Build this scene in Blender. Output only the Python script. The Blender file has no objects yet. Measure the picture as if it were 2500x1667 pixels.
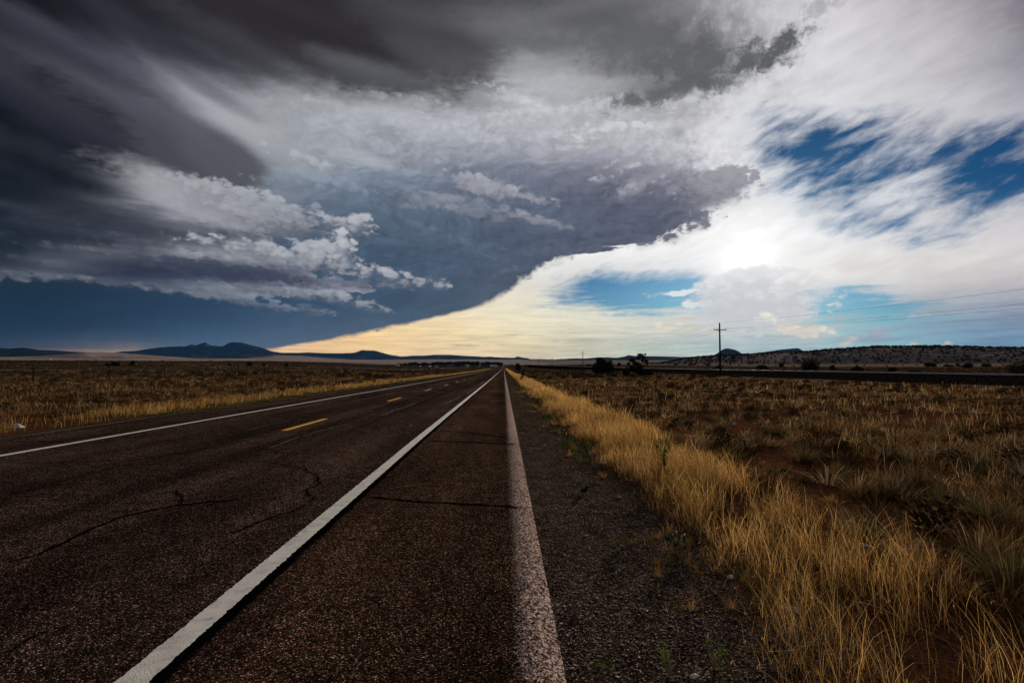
import bpy, math, random
import numpy as np
from mathutils import Vector, Matrix
D = bpy.data
SC = bpy.context.scene
R = math.radians

# ---------------------------------------------------------------- camera
F, PX, PY = 1331.0, 1250.0, 833.5          # focal length and centre, in photo pixels
PITCH, YAW, CAM_H = R(2.56), math.atan(20 / 1331), 1.65
cam = D.cameras.new('camera')
cam.lens = 36 * F / 2500
cam.sensor_width = 36
cam.clip_start, cam.clip_end = 0.05, 90000
camo = D.objects.new('camera', cam)
camo.location = (0, 0, CAM_H)
camo.rotation_euler = (math.pi / 2 + PITCH, 0, -YAW)
SC.collection.objects.link(camo)
SC.camera = camo

def ray(px, py):
    u, v = px - PX, PY - py
    y, z = F * math.cos(PITCH) - v * math.sin(PITCH), v * math.cos(PITCH) + F * math.sin(PITCH)
    x = u * math.cos(YAW) + y * math.sin(YAW)
    y = -u * math.sin(YAW) + y * math.cos(YAW)
    return Vector((x, y, z)).normalized()
def azel(px, py):
    d = ray(px, py)
    return math.degrees(math.atan2(d.x, d.y)), math.degrees(math.asin(d.z))
def topix(az, el):
    a, e = math.radians(az), math.radians(el)
    x, y, z = math.sin(a) * math.cos(e), math.cos(a) * math.cos(e), math.sin(e)
    x, y = x * math.cos(YAW) - y * math.sin(YAW), x * math.sin(YAW) + y * math.cos(YAW)
    yy, zz = y * math.cos(PITCH) + z * math.sin(PITCH), -y * math.sin(PITCH) + z * math.cos(PITCH)
    return PX + F * x / yy, PY - F * zz / yy

# ---------------------------------------------------------------- exposure
SC.view_settings.view_transform = 'Standard'
SC.view_settings.look = 'None'
SC.view_settings.exposure = 0.0
SC.view_settings.gamma = 1.0
SC.cycles.use_denoising = True
SC.cycles.adaptive_threshold = 0.025
SC.cycles.max_bounces = 6
SC.cycles.transparent_max_bounces = 6
SC.cycles.volume_bounces = 0

# ---------------------------------------------------------------- sun, low behind the clouds on the right
SUN_AZ, SUN_EL = 24.4, 9.8
sl = D.lights.new('sun', 'SUN')
sl.energy = 4.2
sl.angle = R(4.0)
sl.color = (1.0, 0.86, 0.68)
so = D.objects.new('sun', sl)
sd = Vector((math.sin(R(SUN_AZ)) * math.cos(R(SUN_EL)), math.cos(R(SUN_AZ)) * math.cos(R(SUN_EL)), math.sin(R(SUN_EL))))
so.rotation_euler = (-sd).to_track_quat('-Z', 'Y').to_euler()
so.location = (40, 60, 30)
SC.collection.objects.link(so)

# ---------------------------------------------------------------- node helper
class NT:
    def __init__(s, tree, dim='3D'):
        s.t = tree; s.t.nodes.clear(); s.dim = dim
    def n(s, k, **kw):
        o = s.t.nodes.new(k)
        for a, b in kw.items(): setattr(o, a, b)
        return o
    def put(s, sock, v):
        if isinstance(v, bpy.types.NodeSocket): s.t.links.new(v, sock)
        elif v is not None:
            if sock.type == 'RGBA' and len(v) == 3: v = (*v, 1)
            sock.default_value = v
    def m(s, op, a, b=None, c=None, clamp=False):
        o = s.n('ShaderNodeMath', operation=op, use_clamp=clamp)
        for i, v in enumerate((a, b, c)):
            if v is not None: s.put(o.inputs[i], v)
        return o.outputs[0]
    def v(s, op, a, b=None, sc=None):
        o = s.n('ShaderNodeVectorMath', operation=op)
        s.put(o.inputs[0], a)
        if b is not None: s.put(o.inputs[1], b)
        if sc is not None: s.put(o.inputs[3], sc)
        return o.outputs[1] if op in ('DOT_PRODUCT', 'LENGTH') else o.outputs[0]
    def xyz(s, x, y=0.0, z=0.0):
        o = s.n('ShaderNodeCombineXYZ')
        for i, q in enumerate((x, y, z)): s.put(o.inputs[i], q)
        return o.outputs[0]
    def sep(s, v):
        o = s.n('ShaderNodeSeparateXYZ'); s.put(o.inputs[0], v); return o.outputs
    def noise(s, v, scale=1.0, detail=4.0, rough=0.5, dist=0.0, lac=2.0, out=0):
        o = s.n('ShaderNodeTexNoise', noise_dimensions=s.dim)
        s.put(o.inputs['Vector'], v); s.put(o.inputs['Scale'], scale); s.put(o.inputs['Detail'], detail)
        s.put(o.inputs['Roughness'], rough); s.put(o.inputs['Lacunarity'], lac); s.put(o.inputs['Distortion'], dist)
        return o.outputs[out]
    def voro(s, v, scale=1.0, detail=0.0, rough=0.5, feature='F1', smooth=None, out='Distance', rnd=1.0):
        o = s.n('ShaderNodeTexVoronoi', voronoi_dimensions=s.dim, feature='F1')
        s.put(o.inputs['Vector'], v); s.put(o.inputs['Scale'], scale)
        s.put(o.inputs['Detail'], detail); s.put(o.inputs['Roughness'], rough); s.put(o.inputs['Randomness'], rnd)
        
        return o.outputs[out]
    def mr(s, v, a, b, c=0.0, d=1.0, kind='SMOOTHSTEP'):
        o = s.n('ShaderNodeMapRange', interpolation_type=kind)
        for i, q in enumerate((v, a, b, c, d)): s.put(o.inputs[i], q)
        return o.outputs[0]
    def mix(s, f, a, b, mode='MIX'):
        o = s.n('ShaderNodeMix', data_type='RGBA', blend_type=mode)
        s.put(o.inputs[0], f); s.put(o.inputs[6], a); s.put(o.inputs[7], b)
        return o.outputs[2]
    def cs(s, c, f):
        # colour times a number, without a vector-to-colour conversion (those delay everything after them)
        o = s.n('ShaderNodeCombineColor')
        for i in range(3): s.put(o.inputs[i], f)
        return s.mix(1.0, c, o.outputs[0], 'MULTIPLY')
    def mixf(s, f, a, b):
        o = s.n('ShaderNodeMix', data_type='FLOAT')
        s.put(o.inputs[0], f); s.put(o.inputs[2], a); s.put(o.inputs[3], b)
        return o.outputs[0]
    def ramp(s, f, stops, interp='LINEAR'):
        # each ramp lives in a small node group of its own (setting stops in a big tree is very slow)
        g = D.node_groups.new('ramp', 'ShaderNodeTree')
        g.interface.new_socket('Fac', in_out='INPUT', socket_type='NodeSocketFloat')
        g.interface.new_socket('Color', in_out='OUTPUT', socket_type='NodeSocketColor')
        g.interface.new_socket('Alpha', in_out='OUTPUT', socket_type='NodeSocketFloat')
        o = g.nodes.new('ShaderNodeValToRGB'); cr = o.color_ramp; cr.interpolation = interp
        while len(cr.elements) > 1: cr.elements.remove(cr.elements[-1])
        for i, (p, c) in enumerate(stops):
            e = cr.elements[0] if i == 0 else cr.elements.new(p)
            e.position = p; e.color = c if len(c) == 4 else (*c, 1)
        gi, go = g.nodes.new('NodeGroupInput'), g.nodes.new('NodeGroupOutput')
        g.links.new(gi.outputs[0], o.inputs[0]); g.links.new(o.outputs[0], go.inputs[0]); g.links.new(o.outputs[1], go.inputs[1])
        n = s.n('ShaderNodeGroup', node_tree=g)
        s.put(n.inputs[0], f)
        return n.outputs
    def curve(s, v, x0, x1, y0, y1, pts):
        # piecewise-linear function of v, points given in real units
        pts = sorted(pts)
        o = s.n('ShaderNodeFloatCurve'); c = o.mapping.curves[0]
        P = [((x - x0) / (x1 - x0), (y - y0) / (y1 - y0)) for x, y in pts]
        while len(c.points) > 2: c.points.remove(c.points[1])
        c.points[0].location = P[0]; c.points[1].location = P[-1]
        for p in P[1:-1]: c.points.new(*p)
        for p in c.points: p.handle_type = 'AUTO_CLAMPED'
        o.mapping.extend = 'HORIZONTAL'; o.mapping.update()
        s.put(o.inputs[1], s.mr(v, x0, x1, 0.0, 1.0, 'LINEAR'))
        return s.mr(o.outputs[0], 0.0, 1.0, y0, y1, 'LINEAR')

GROUPS = {}
def group(T, name, ins, fn, vals, dim='2D'):
    """instance of a reusable node group: ins = [(name, kind)], fn(NT, sockets) -> output socket"""
    if name not in GROUPS:
        g = D.node_groups.new(name, 'ShaderNodeTree')
        for n, k in ins: g.interface.new_socket(n, in_out='INPUT', socket_type='NodeSocketColor' if k == 'c' else 'NodeSocketFloat')
        g.interface.new_socket('Out', in_out='OUTPUT', socket_type='NodeSocketColor' if ins[0][1] == 'c' else 'NodeSocketFloat')
        t = NT(g, dim); gi = t.n('NodeGroupInput'); r = fn(t, list(gi.outputs)[:len(ins)])
        go = t.n('NodeGroupOutput'); t.t.links.new(r, go.inputs[0]); GROUPS[name] = g
    n = T.n('ShaderNodeGroup', node_tree=GROUPS[name])
    for i, v in enumerate(vals): T.put(n.inputs[i], v)
    return n.outputs[0]

def lin(c):
    return [((x / 255 + 0.055) / 1.055) ** 2.4 if x > 10 else x / 255 / 12.92 for x in c]

# ---------------------------------------------------------------- sky: cloud decks as functions of direction (azimuth, elevation)
STORM = {
 -500: {0: (60,60,64), 1250: (70,70,74), 2500: (110,110,114)},
 -100: {0: (22,21,25), 500: (34,32,35), 1250: (75,75,78), 1750: (120,120,122), 2100: (170,170,172), 2500: (130,128,133)},
 0: {0: (20,18,22), 250: (29,25,28), 500: (38,34,38), 750: (43,39,41), 1000: (58,54,58), 1250: (80,80,82), 1500: (96,95,98), 1650: (125,124,126), 1900: (185,184,186)},
 60: {0: (24,24,28), 250: (34,34,38), 500: (42,40,44), 750: (46,42,45), 1000: (62,58,60), 1250: (90,90,92), 1500: (92,92,94), 1650: (110,110,112), 1900: (175,175,178)},
 110: {0: (40,42,50), 250: (58,60,68), 400: (66,68,78), 560: (50,48,52), 750: (52,47,50), 1000: (70,68,71), 1250: (128,130,131), 1500: (100,100,102), 1750: (112,112,115), 1900: (170,170,172)},
 170: {0: (42,45,55), 250: (78,80,90), 420: (98,100,110), 560: (86,88,95), 750: (84,86,90), 1000: (98,102,104), 1120: (140,142,145), 1250: (165,166,170), 1500: (150,150,153), 1650: (112,113,115), 1750: (130,130,133)},
 210: {0: (40,42,50), 250: (78,79,88), 500: (132,134,141), 750: (140,143,148), 1000: (146,149,152), 1250: (178,179,184), 1450: (182,182,186), 1550: (120,121,123), 1700: (112,113,116), 1800: (170,170,174)},
 260: {0: (30,31,38), 200: (60,60,68), 350: (76,76,84), 500: (128,129,136), 620: (160,163,168), 1000: (170,173,178), 1250: (178,179,185), 1500: (168,168,173), 1650: (160,160,165), 1800: (195,195,198)},
 300: {0: (20,20,24), 150: (40,39,45), 300: (66,65,72), 430: (84,84,92), 520: (124,125,132), 620: (166,170,175), 750: (166,170,177), 1000: (166,169,176), 1250: (180,181,187), 1500: (186,187,191), 1750: (196,196,199)},
 350: {0: (15,15,18), 150: (22,22,26), 280: (58,57,64), 400: (72,72,80), 520: (88,89,96), 600: (106,108,114), 660: (150,154,159), 1000: (156,160,170), 1250: (172,174,182), 1500: (186,187,193), 1750: (192,192,198)},
 400: {0: (20,20,26), 150: (27,27,33), 330: (46,46,54), 390: (70,71,79), 500: (83,84,91), 610: (98,100,106), 680: (148,154,161), 1000: (140,148,159), 1250: (128,132,146), 1450: (140,142,153), 1650: (150,151,161), 1800: (175,175,182)},
 440: {0: (20,22,28), 150: (40,42,50), 250: (86,88,96), 350: (140,142,148), 480: (150,152,158), 600: (140,142,148), 700: (130,140,154), 1000: (116,128,144), 1250: (110,116,132), 1500: (112,113,129), 1700: (120,121,134), 1820: (158,158,163)},
 500: {0: (24,27,35), 150: (50,53,62), 300: (95,97,104), 450: (165,166,172), 600: (140,143,150), 750: (98,113,131), 1000: (90,104,122), 1250: (92,101,119), 1500: (94,98,116), 1720: (98,101,116)},
 560: {0: (28,32,42), 250: (50,53,64), 500: (95,98,108), 750: (76,93,113), 1000: (80,96,114), 1250: (84,95,113), 1500: (84,91,110), 1700: (90,94,110)},
 620: {0: (34,40,52), 250: (44,52,66), 500: (60,70,86), 750: (66,85,106), 1000: (74,90,109), 1250: (78,89,107), 1500: (92,96,112)},
 700: {0: (28,44,60), 250: (30,45,62), 500: (40,58,78), 750: (58,80,102), 1000: (67,85,106), 1250: (80,90,105)},
 750: {0: (22,40,56), 250: (30,50,70), 500: (42,64,87), 750: (55,78,101), 1000: (68,86,106), 1200: (80,92,108)},
 800: {0: (22,37,54), 250: (36,54,74), 500: (54,77,101), 750: (72,90,111), 1000: (80,95,112)},
 830: {0: (32,42,56), 150: (52,60,74), 300: (64,72,84), 500: (66,87,110), 750: (84,97,116)},
 845: {0: (40,44,54), 130: (66,62,68), 210: (66,66,74), 300: (96,90,90), 380: (80,86,96), 460: (66,90,112), 650: (84,100,118)},
 870: {0: (70,62,62), 130: (150,118,98), 300: (215,172,136), 400: (150,130,115), 500: (70,90,112), 650: (90,100,116)},
}
CUMULUS = {
 380: {0: (20,22,28), 250: (60,62,70), 500: (120,121,128), 700: (150,153,160)},
 440: {0: (18,20,26), 150: (40,42,50), 250: (86,88,96), 350: (140,142,148), 480: (154,156,162), 600: (150,152,158), 700: (150,154,160)},
 480: {0: (20,22,28), 100: (36,38,46), 230: (96,98,104), 350: (164,166,171), 480: (172,173,179), 600: (168,170,176), 760: (160,163,170)},
 520: {0: (28,31,38), 120: (60,63,72), 220: (62,65,73), 320: (74,76,84), 420: (140,142,150), 560: (158,161,168), 700: (152,155,162), 820: (158,161,168), 900: (168,170,176)},
 550: {0: (28,32,40), 180: (52,56,66), 300: (62,65,74), 420: (84,86,95), 520: (105,107,115), 640: (140,142,150), 740: (120,122,130), 820: (118,120,130), 900: (164,166,172)},
 580: {0: (24,29,37), 180: (40,44,54), 330: (60,63,73), 450: (76,79,88), 560: (72,75,85), 640: (98,101,110), 740: (156,159,166), 860: (176,178,184)},
 612: {0: (30,34,43), 130: (46,50,60), 230: (90,92,100), 330: (84,87,96), 450: (150,152,159), 600: (168,170,176), 740: (174,177,184), 860: (172,174,180)},
 640: {0: (44,49,59), 100: (86,89,98), 200: (60,64,75), 320: (52,56,68), 450: (72,75,87), 560: (92,95,106), 680: (126,129,138), 800: (150,153,161), 900: (164,167,174), 1000: (166,168,175)},
 662: {0: (58,63,72), 120: (74,78,88), 250: (50,55,68), 380: (38,44,60), 520: (52,57,73), 640: (66,71,87), 740: (98,101,114), 850: (140,143,152), 950: (158,161,169), 1050: (164,166,173)},
 682: {0: (96,100,108), 100: (100,104,112), 200: (80,85,95), 300: (44,51,66), 450: (52,58,75), 600: (62,67,84), 720: (80,84,99), 820: (100,103,117), 940: (118,121,133), 1060: (138,141,150)},
 698: {0: (70,78,90), 130: (96,101,110), 260: (114,119,128), 360: (80,86,99), 450: (86,91,104), 540: (116,120,129), 650: (108,112,123), 760: (92,96,110), 900: (106,110,122), 1060: (116,120,132)},
 716: {0: (38,52,66), 250: (68,78,92), 380: (104,110,121), 480: (112,117,128), 580: (128,132,140), 700: (138,142,150), 830: (140,143,152), 950: (100,108,122)},
 738: {0: (24,40,55), 300: (40,56,74), 450: (70,82,98), 600: (84,93,108), 720: (98,104,118), 820: (110,114,127), 940: (128,132,141)},
 758: {300: (34,52,70), 600: (62,78,96), 720: (88,97,112), 850: (104,110,123), 950: (112,118,130)},
 790: {300: (34,52,70), 600: (58,76,96), 850: (74,90,108)},
}
BRIGHT = {
 -500: {0: (110,110,114), 2500: (150,150,154)},
 -100: {1700: (180,180,184), 2000: (215,213,214), 2500: (120,116,122)},
 0: {1700: (180,178,184), 1850: (202,200,204), 2000: (226,223,225), 2200: (209,205,208), 2400: (172,166,174), 2500: (118,114,124)},
 100: {1750: (205,203,206), 1900: (226,225,227), 2100: (223,221,223), 2300: (200,197,202), 2500: (146,143,153)},
 200: {1750: (226,226,229), 2000: (229,228,230), 2200: (216,214,217), 2400: (194,191,197), 2500: (172,170,179)},
 300: {1750: (232,232,235), 1950: (232,234,240), 2250: (226,225,229), 2500: (206,204,213)},
 400: {1750: (244,244,247), 1900: (240,241,246), 2100: (232,234,241), 2500: (222,222,229)},
 500: {1600: (252,252,252), 1850: (249,249,250), 2000: (236,238,243), 2150: (236,237,242), 2300: (234,233,237), 2500: (230,228,230)},
 600: {1350: (250,249,247), 1500: (254,254,253), 1900: (255,254,253), 2050: (249,248,247), 2200: (240,237,235), 2500: (224,219,220)},
 650: {1250: (250,247,240), 1500: (251,250,247), 1650: (240,240,242), 1830: (255,255,253), 2000: (250,248,246), 2250: (238,234,231), 2500: (220,214,213)},
 700: {1100: (246,232,205), 1250: (250,243,227), 1450: (228,232,230), 1650: (224,226,229), 1800: (217,218,222), 1930: (224,224,226), 2050: (240,238,236), 2250: (214,210,210), 2500: (194,190,195)},
 750: {1000: (244,220,178), 1250: (243,234,208), 1500: (226,228,220), 1700: (226,225,222), 1850: (208,211,214), 1950: (200,204,208), 2150: (188,194,200), 2350: (162,173,186), 2500: (148,157,174)},
 790: {850: (252,214,158), 1000: (254,226,174), 1250: (250,240,208), 1500: (236,230,208), 1700: (224,221,208), 1850: (212,212,208), 1950: (226,219,205), 2050: (180,198,206), 2200: (150,180,196), 2350: (136,158,180), 2500: (126,142,166)},
 820: {750: (252,204,146), 900: (254,214,150), 1100: (250,224,172), 1250: (240,226,182), 1500: (214,214,194), 1700: (200,208,200), 1850: (188,200,202), 1980: (196,204,202), 2150: (150,182,198), 2350: (132,166,188), 2500: (116,142,166)},
 850: {600: (232,190,150), 750: (252,206,148), 900: (255,216,152), 1100: (248,220,168), 1250: (238,216,172), 1400: (214,206,178), 1600: (198,204,190), 1750: (188,204,202), 1900: (180,200,204), 2150: (146,184,202), 2500: (118,152,176)},
 880: {600: (225,180,140), 900: (250,210,160), 1250: (232,212,175), 1600: (205,212,200), 2500: (130,165,185)},
}
def lut(table):
    ys = sorted(table)
    rows = {y: (sorted(table[y]), [lin(table[y][x]) for x in sorted(table[y])]) for y in ys}
    def f(px, py):
        def row(y):
            xs, cs = rows[y]
            return np.array([np.interp(px, xs, [c[k] ** 0.45 for c in cs]) for k in range(3)])
        if py <= ys[0]: c = row(ys[0])
        elif py >= ys[-1]: c = row(ys[-1])
        else:
            i = max(j for j in range(len(ys)) if ys[j] <= py); t = (py - ys[i]) / (ys[i + 1] - ys[i])
            c = row(ys[i]) * (1 - t) + row(ys[i + 1]) * t
        return c ** (1 / 0.45)
    return f
# openings where blue sky shows: centre, radii, tilt, strength
GAPS = [(1975,335,130,58,0,1.05), (2110,385,170,58,-8,.95), (2330,350,230,52,6,1.0), (2485,405,150,70,0,1.35), (2400,465,150,40,25,.95),
        (2080,500,170,40,12,.64), (2170,560,210,40,8,.66), (1900,440,90,70,0,.5), (1990,430,90,55,0,.72), (2250,420,120,40,0,.7), (1755,565,80,18,-4,.46), (2300,510,140,30,22,.6), (1870,300,60,25,0,.6),
        (1565,715,175,42,4,1.35), (1640,695,85,24,0,1.2), (1460,745,160,18,2,.6), (1350,700,120,25,12,.25),
        (2055,742,110,30,-6,1.3), (2150,752,130,24,3,1.0), (2010,725,40,25,0,.8), (2150,790,200,30,3,.55), (2300,770,120,20,8,.35), (1660,780,60,10,0,.1),
        (2080,835,160,22,0,.45), (2260,845,240,22,0,.4), (1600,845,220,16,0,.3)]
def gapf(px, py):
    g = 0
    for cx, cy, rx, ry, t, k in GAPS:
        a = math.radians(-t); dx, dy = px - cx, py - cy
        u, v = dx * math.cos(a) - dy * math.sin(a), dx * math.sin(a) + dy * math.cos(a)
        g = max(g, k * math.exp(-0.7 * ((u / rx) ** 2 + (v / ry) ** 2)))
    return min(1, g)

world = D.worlds.new('World'); SC.world = world; world.use_nodes = True
W = NT(world.node_tree, '2D')
gen = W.n('ShaderNodeTexCoord').outputs['Generated']
dx, dy, dz = W.sep(gen)
AZ = W.m('MULTIPLY', W.m('ARCTAN2', dx, dy), 57.29578)
EL = W.m('MULTIPLY', W.m('ARCSINE', dz), 57.29578)
sq = W.m('ADD', W.mr(EL, 0, 16, 0.08, 1.0), 0.0)          # clouds flatten towards the horizon
Q = W.xyz(W.m('DIVIDE', AZ, 10), W.m('DIVIDE', EL, 10), 0.0)
# coordinates on a flat cloud deck overhead
inv = W.m('DIVIDE', 1.0, W.m('ADD', W.m('MAXIMUM', dz, 0.0), 0.12))
DECK = W.xyz(W.m('MULTIPLY', dx, inv), W.m('MULTIPLY', dy, inv), 0.0)

def grid(fn, az, el, els, scale=1.0, alpha=None, naz=32, a0=-50, a1=50):
    t = W.mr(az, a0, a1, 0, 1, 'LINEAR')
    out = oa = None
    for i, e in enumerate(els):
        st = []
        for k in range(naz):
            a = a0 + (a1 - a0) * k / (naz - 1)
            p = topix(a, e); c = fn(*p)
            st.append((k / (naz - 1), (*[min(1, x / scale) for x in c], alpha(*p) if alpha else 1)))
        r = W.ramp(t, st, 'B_SPLINE' if False else 'LINEAR')
        if out is None: out, oa = r[0], r[1]
        else:
            f = W.mr(el, els[i - 1], e, 0, 1, 'LINEAR')
            out = W.mix(f, out, r[0])
            if alpha: oa = W.mixf(f, oa, r[1])
    return out, oa

# domain warps
def sepc(c):
    o = W.n('ShaderNodeSeparateColor'); W.put(o.inputs[0], c)
    return [W.m('SUBTRACT', q, 0.5) for q in o.outputs[:3]]
def after(c, v):
    # v unchanged, but evaluated only once colour c is known (keeps the shader's working memory small)
    o = W.n('ShaderNodeRGBToBW'); W.put(o.inputs[0], c)
    return W.m('MULTIPLY_ADD', o.outputs[0], 1e-9, v)
w1 = W.noise(W.v('MULTIPLY', Q, (1.0, 1.9, 1)), 1.6, 5, 0.55, out=1)
w1 = sepc(w1)
w2 = W.noise(W.v('MULTIPLY', Q, (1.0, 2.6, 1)), 7.0, 6, 0.6, out=1)
w2 = sepc(w2)
def warp(a1, e1, a2, e2):
    az = W.m('ADD', AZ, W.m('ADD', W.m('MULTIPLY', w1[0], a1), W.m('MULTIPLY', w2[0], a2)))
    el = W.m('ADD', EL, W.m('MULTIPLY', sq, W.m('ADD', W.m('MULTIPLY', w1[1], e1), W.m('MULTIPLY', w2[1], e2))))
    return az, el
ELS1 = [-1, 0.3, 1, 1.8, 2.6, 3.6, 5, 6.5, 8, 10, 12, 14.5, 17, 20, 23, 26, 30, 34, 40, 50]
ELS2 = [-1, 0, .5, 1, 1.5, 2.2, 3.2, 4.5, 6, 7.5, 9.5, 11.5, 13.5, 15.5, 17.5, 19, 20.5, 22, 23.5, 25, 26.5, 28, 30, 33, 36, 50]
ELS3 = [3, 3.7, 4.3, 5, 5.6, 6.1, 6.6, 7.1, 7.7, 8.3, 9, 9.7, 10.4, 11.1, 11.9, 12.7, 13.5, 14.5, 15.5, 17, 19, 22]

# clear sky behind everything
sky = W.n('ShaderNodeTexSky', sky_type='NISHITA', sun_disc=False)
sky.sun_elevation = R(SUN_EL); sky.sun_rotation = R(SUN_AZ); sky.air_density = 1.0; sky.dust_density = 0.4; sky.ozone_density = 3.0
blue = W.cs(sky.outputs[0], 0.085)
blue = W.mix(1.0, blue, W.mix(W.mr(EL, 6, 15), (0.16, 0.38, 0.64), (0.045, 0.19, 0.37)), 'MULTIPLY')

# bright high cloud deck
a, e = warp(3.0, 1.6, 1.2, 0.7)
bc, ga = grid(lut(BRIGHT), a, e, ELS1, 1.0, gapf, a0=-25, a1=50)
QR = W.v('MULTIPLY', W.xyz(W.m('ADD', AZ, W.m('MULTIPLY', EL, -0.9)), W.m('ADD', EL, W.m('MULTIPLY', AZ, -0.12)), 0.0), (0.1, 0.1, 1))
st1 = W.noise(W.v('MULTIPLY', QR, (1.0, 2.3, 1)), 3.4, 6, 0.56, 0.25)
st2 = W.noise(W.v('MULTIPLY', QR, (1.6, 2.2, 1)), 9.0, 6, 0.6, 0.2)
st3 = W.noise(W.v('MULTIPLY', Q, (0.5, 6.0, 1)), 4.0, 7, 0.62, 0.2)
wisp = W.m('ADD', W.m('MULTIPLY', W.m('SUBTRACT', st1, 0.5), 0.95), W.m('MULTIPLY', W.m('SUBTRACT', st2, 0.5), 0.22))
wispl = W.m('ADD', W.m('MULTIPLY', W.m('SUBTRACT', st3, 0.5), 1.5), W.m('MULTIPLY', W.m('SUBTRACT', st2, 0.5), 0.2))
lowf = W.mr(EL, 5, 10)
wisp = W.mixf(lowf, wispl, wisp)
gm = W.mr(W.m('ADD', ga, W.m('MULTIPLY', wisp, W.mr(ga, 0.05, 0.4, 0.2, 1.0))), 0.15, 0.93)
# brightness relief in the bright deck
rel = W.m('ADD', 0.90, W.m('ADD', W.m('MULTIPLY', W.m('SUBTRACT', st1, 0.5), 0.30), W.m('MULTIPLY', w1[2], 0.18)))
lowrel = W.m('ADD', 1.0, W.m('MULTIPLY', W.m('SUBTRACT', st3, 0.5), 0.8))
rel = W.mixf(W.mr(EL, 2.5, 8), lowrel, rel)
bc = W.cs(bc, rel)
def _after(t, c, v):
    # v unchanged, but evaluated only once colour c is known (keeps the shader's working memory small)
    o = t.n('ShaderNodeRGBToBW'); t.put(o.inputs[0], c)
    return t.m('MULTIPLY_ADD', o.outputs[0], 1e-9, v)
def _uv(t, c, A, E, az, el, irx, iry, cc, ss):
    x, y = t.m('SUBTRACT', _after(t, c, A), az), t.m('SUBTRACT', _after(t, c, E), el)
    u = t.m('MULTIPLY', t.m('ADD', t.m('MULTIPLY', x, cc), t.m('MULTIPLY', y, ss)), irx)
    v = t.m('MULTIPLY', t.m('SUBTRACT', t.m('MULTIPLY', y, cc), t.m('MULTIPLY', x, ss)), iry)
    return u, v, t.m('SUBTRACT', 1.0, t.m('SQRT', t.m('ADD', t.m('MULTIPLY', u, u), t.m('MULTIPLY', v, v))))
def _lobe(t, q):
    c, A, E, nz_, am, az, el, irx, iry, cc, ss, col_, lo, hi_, k = q
    u, v, f = _uv(t, c, A, E, az, el, irx, iry, cc, ss)
    return t.mix(t.m('MULTIPLY', t.mr(t.m('ADD', f, t.m('MULTIPLY', _after(t, c, nz_), am)), lo, hi_), k), c, col_)
LOBE_IN = [('c', 'c'), ('A', 'f'), ('E', 'f'), ('n', 'f'), ('am', 'f'), ('az', 'f'), ('el', 'f'), ('irx', 'f'), ('iry', 'f'), ('cc', 'f'), ('ss', 'f'), ('col', 'c'), ('lo', 'f'), ('hi', 'f'), ('k', 'f')]
def lobe(c, nz_, am, px, py, rx, ry, tilt, color, lo, hi_, k):
    az, el = azel(px, py)
    return group(W, 'cloud_lobe', LOBE_IN, _lobe, [c, AZ, EL, nz_, am, az, el, 23.2 / rx, 23.2 / ry, math.cos(R(tilt)), math.sin(R(tilt)), color, lo, hi_, k])
def _heap(t, q):
    c, A, E, bn_, bs_, az, el, irx, iry, cc, ss, top, bot, amp, mn, k = q
    u, v, f = _uv(t, c, A, E, az, el, irx, iry, cc, ss)
    f = t.m('MULTIPLY', t.m('ADD', f, t.m('MULTIPLY', _after(t, c, bn_), amp)), mn)
    tt = t.m('ADD', t.m('ADD', v, t.m('MULTIPLY', u, 0.35)), bs_)
    a_ = t.m('MULTIPLY', t.mr(t.m('DIVIDE', f, t.mr(tt, -0.6, 0.3, 1.4, 0.30)), 0.0, 1.0), k)
    return t.mix(a_, c, t.mix(t.mr(tt, -0.75, 0.75), bot, top))
HEAP_IN = [('c', 'c'), ('A', 'f'), ('E', 'f'), ('bn', 'f'), ('bs', 'f'), ('az', 'f'), ('el', 'f'), ('irx', 'f'), ('iry', 'f'), ('cc', 'f'), ('ss', 'f'), ('top', 'c'), ('bot', 'c'), ('amp', 'f'), ('mn', 'f'), ('k', 'f')]
# the thunderhead under the sun
tn = W.m('MULTIPLY', W.m('SUBTRACT', W.voro(W.v('MULTIPLY', Q, (1.0, 1.3, 1)), 4.5, 3, 0.55), 0.4), -1.0)
tnn = W.m('ADD', W.m('MULTIPLY', tn, 0.45), W.m('MULTIPLY', w2[0], 0.8))
def tower(c, items):
    for b in items: c = lobe(c, tnn, b[8], *b[:5], tuple(lin(b[5])), b[6], b[7], b[9])
    return c
# small cumulus near the right-hand horizon
pf = W.voro(W.v('MULTIPLY', Q, (1.3, 2.6, 1)), 5.5, 3, 0.6, smooth=0.4, feature='SMOOTH_F1')
pb = W.noise(W.v('MULTIPLY', Q, (1.0, 3.0, 1)), 1.7, 3, 0.5)
band = W.m('MULTIPLY', W.mr(EL, 0.5, 1.6), W.mr(EL, 4.8, 3.0))
band = W.m('MULTIPLY', W.m('MULTIPLY', band, W.mr(AZ, 18, 24)), 0.55)
puff = W.m('MULTIPLY', W.mr(W.m('SUBTRACT', W.m('MULTIPLY', pb, 1.55), pf), 0.42, 0.52), band)
back = W.mix(gm, bc, blue)
back = W.mix(W.m('MULTIPLY', puff, 0.75), back, W.mix(W.mr(W.noise(Q, 9, 3), 0.4, 0.6), (0.78, 0.66, 0.52), (0.42, 0.46, 0.52)))
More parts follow.
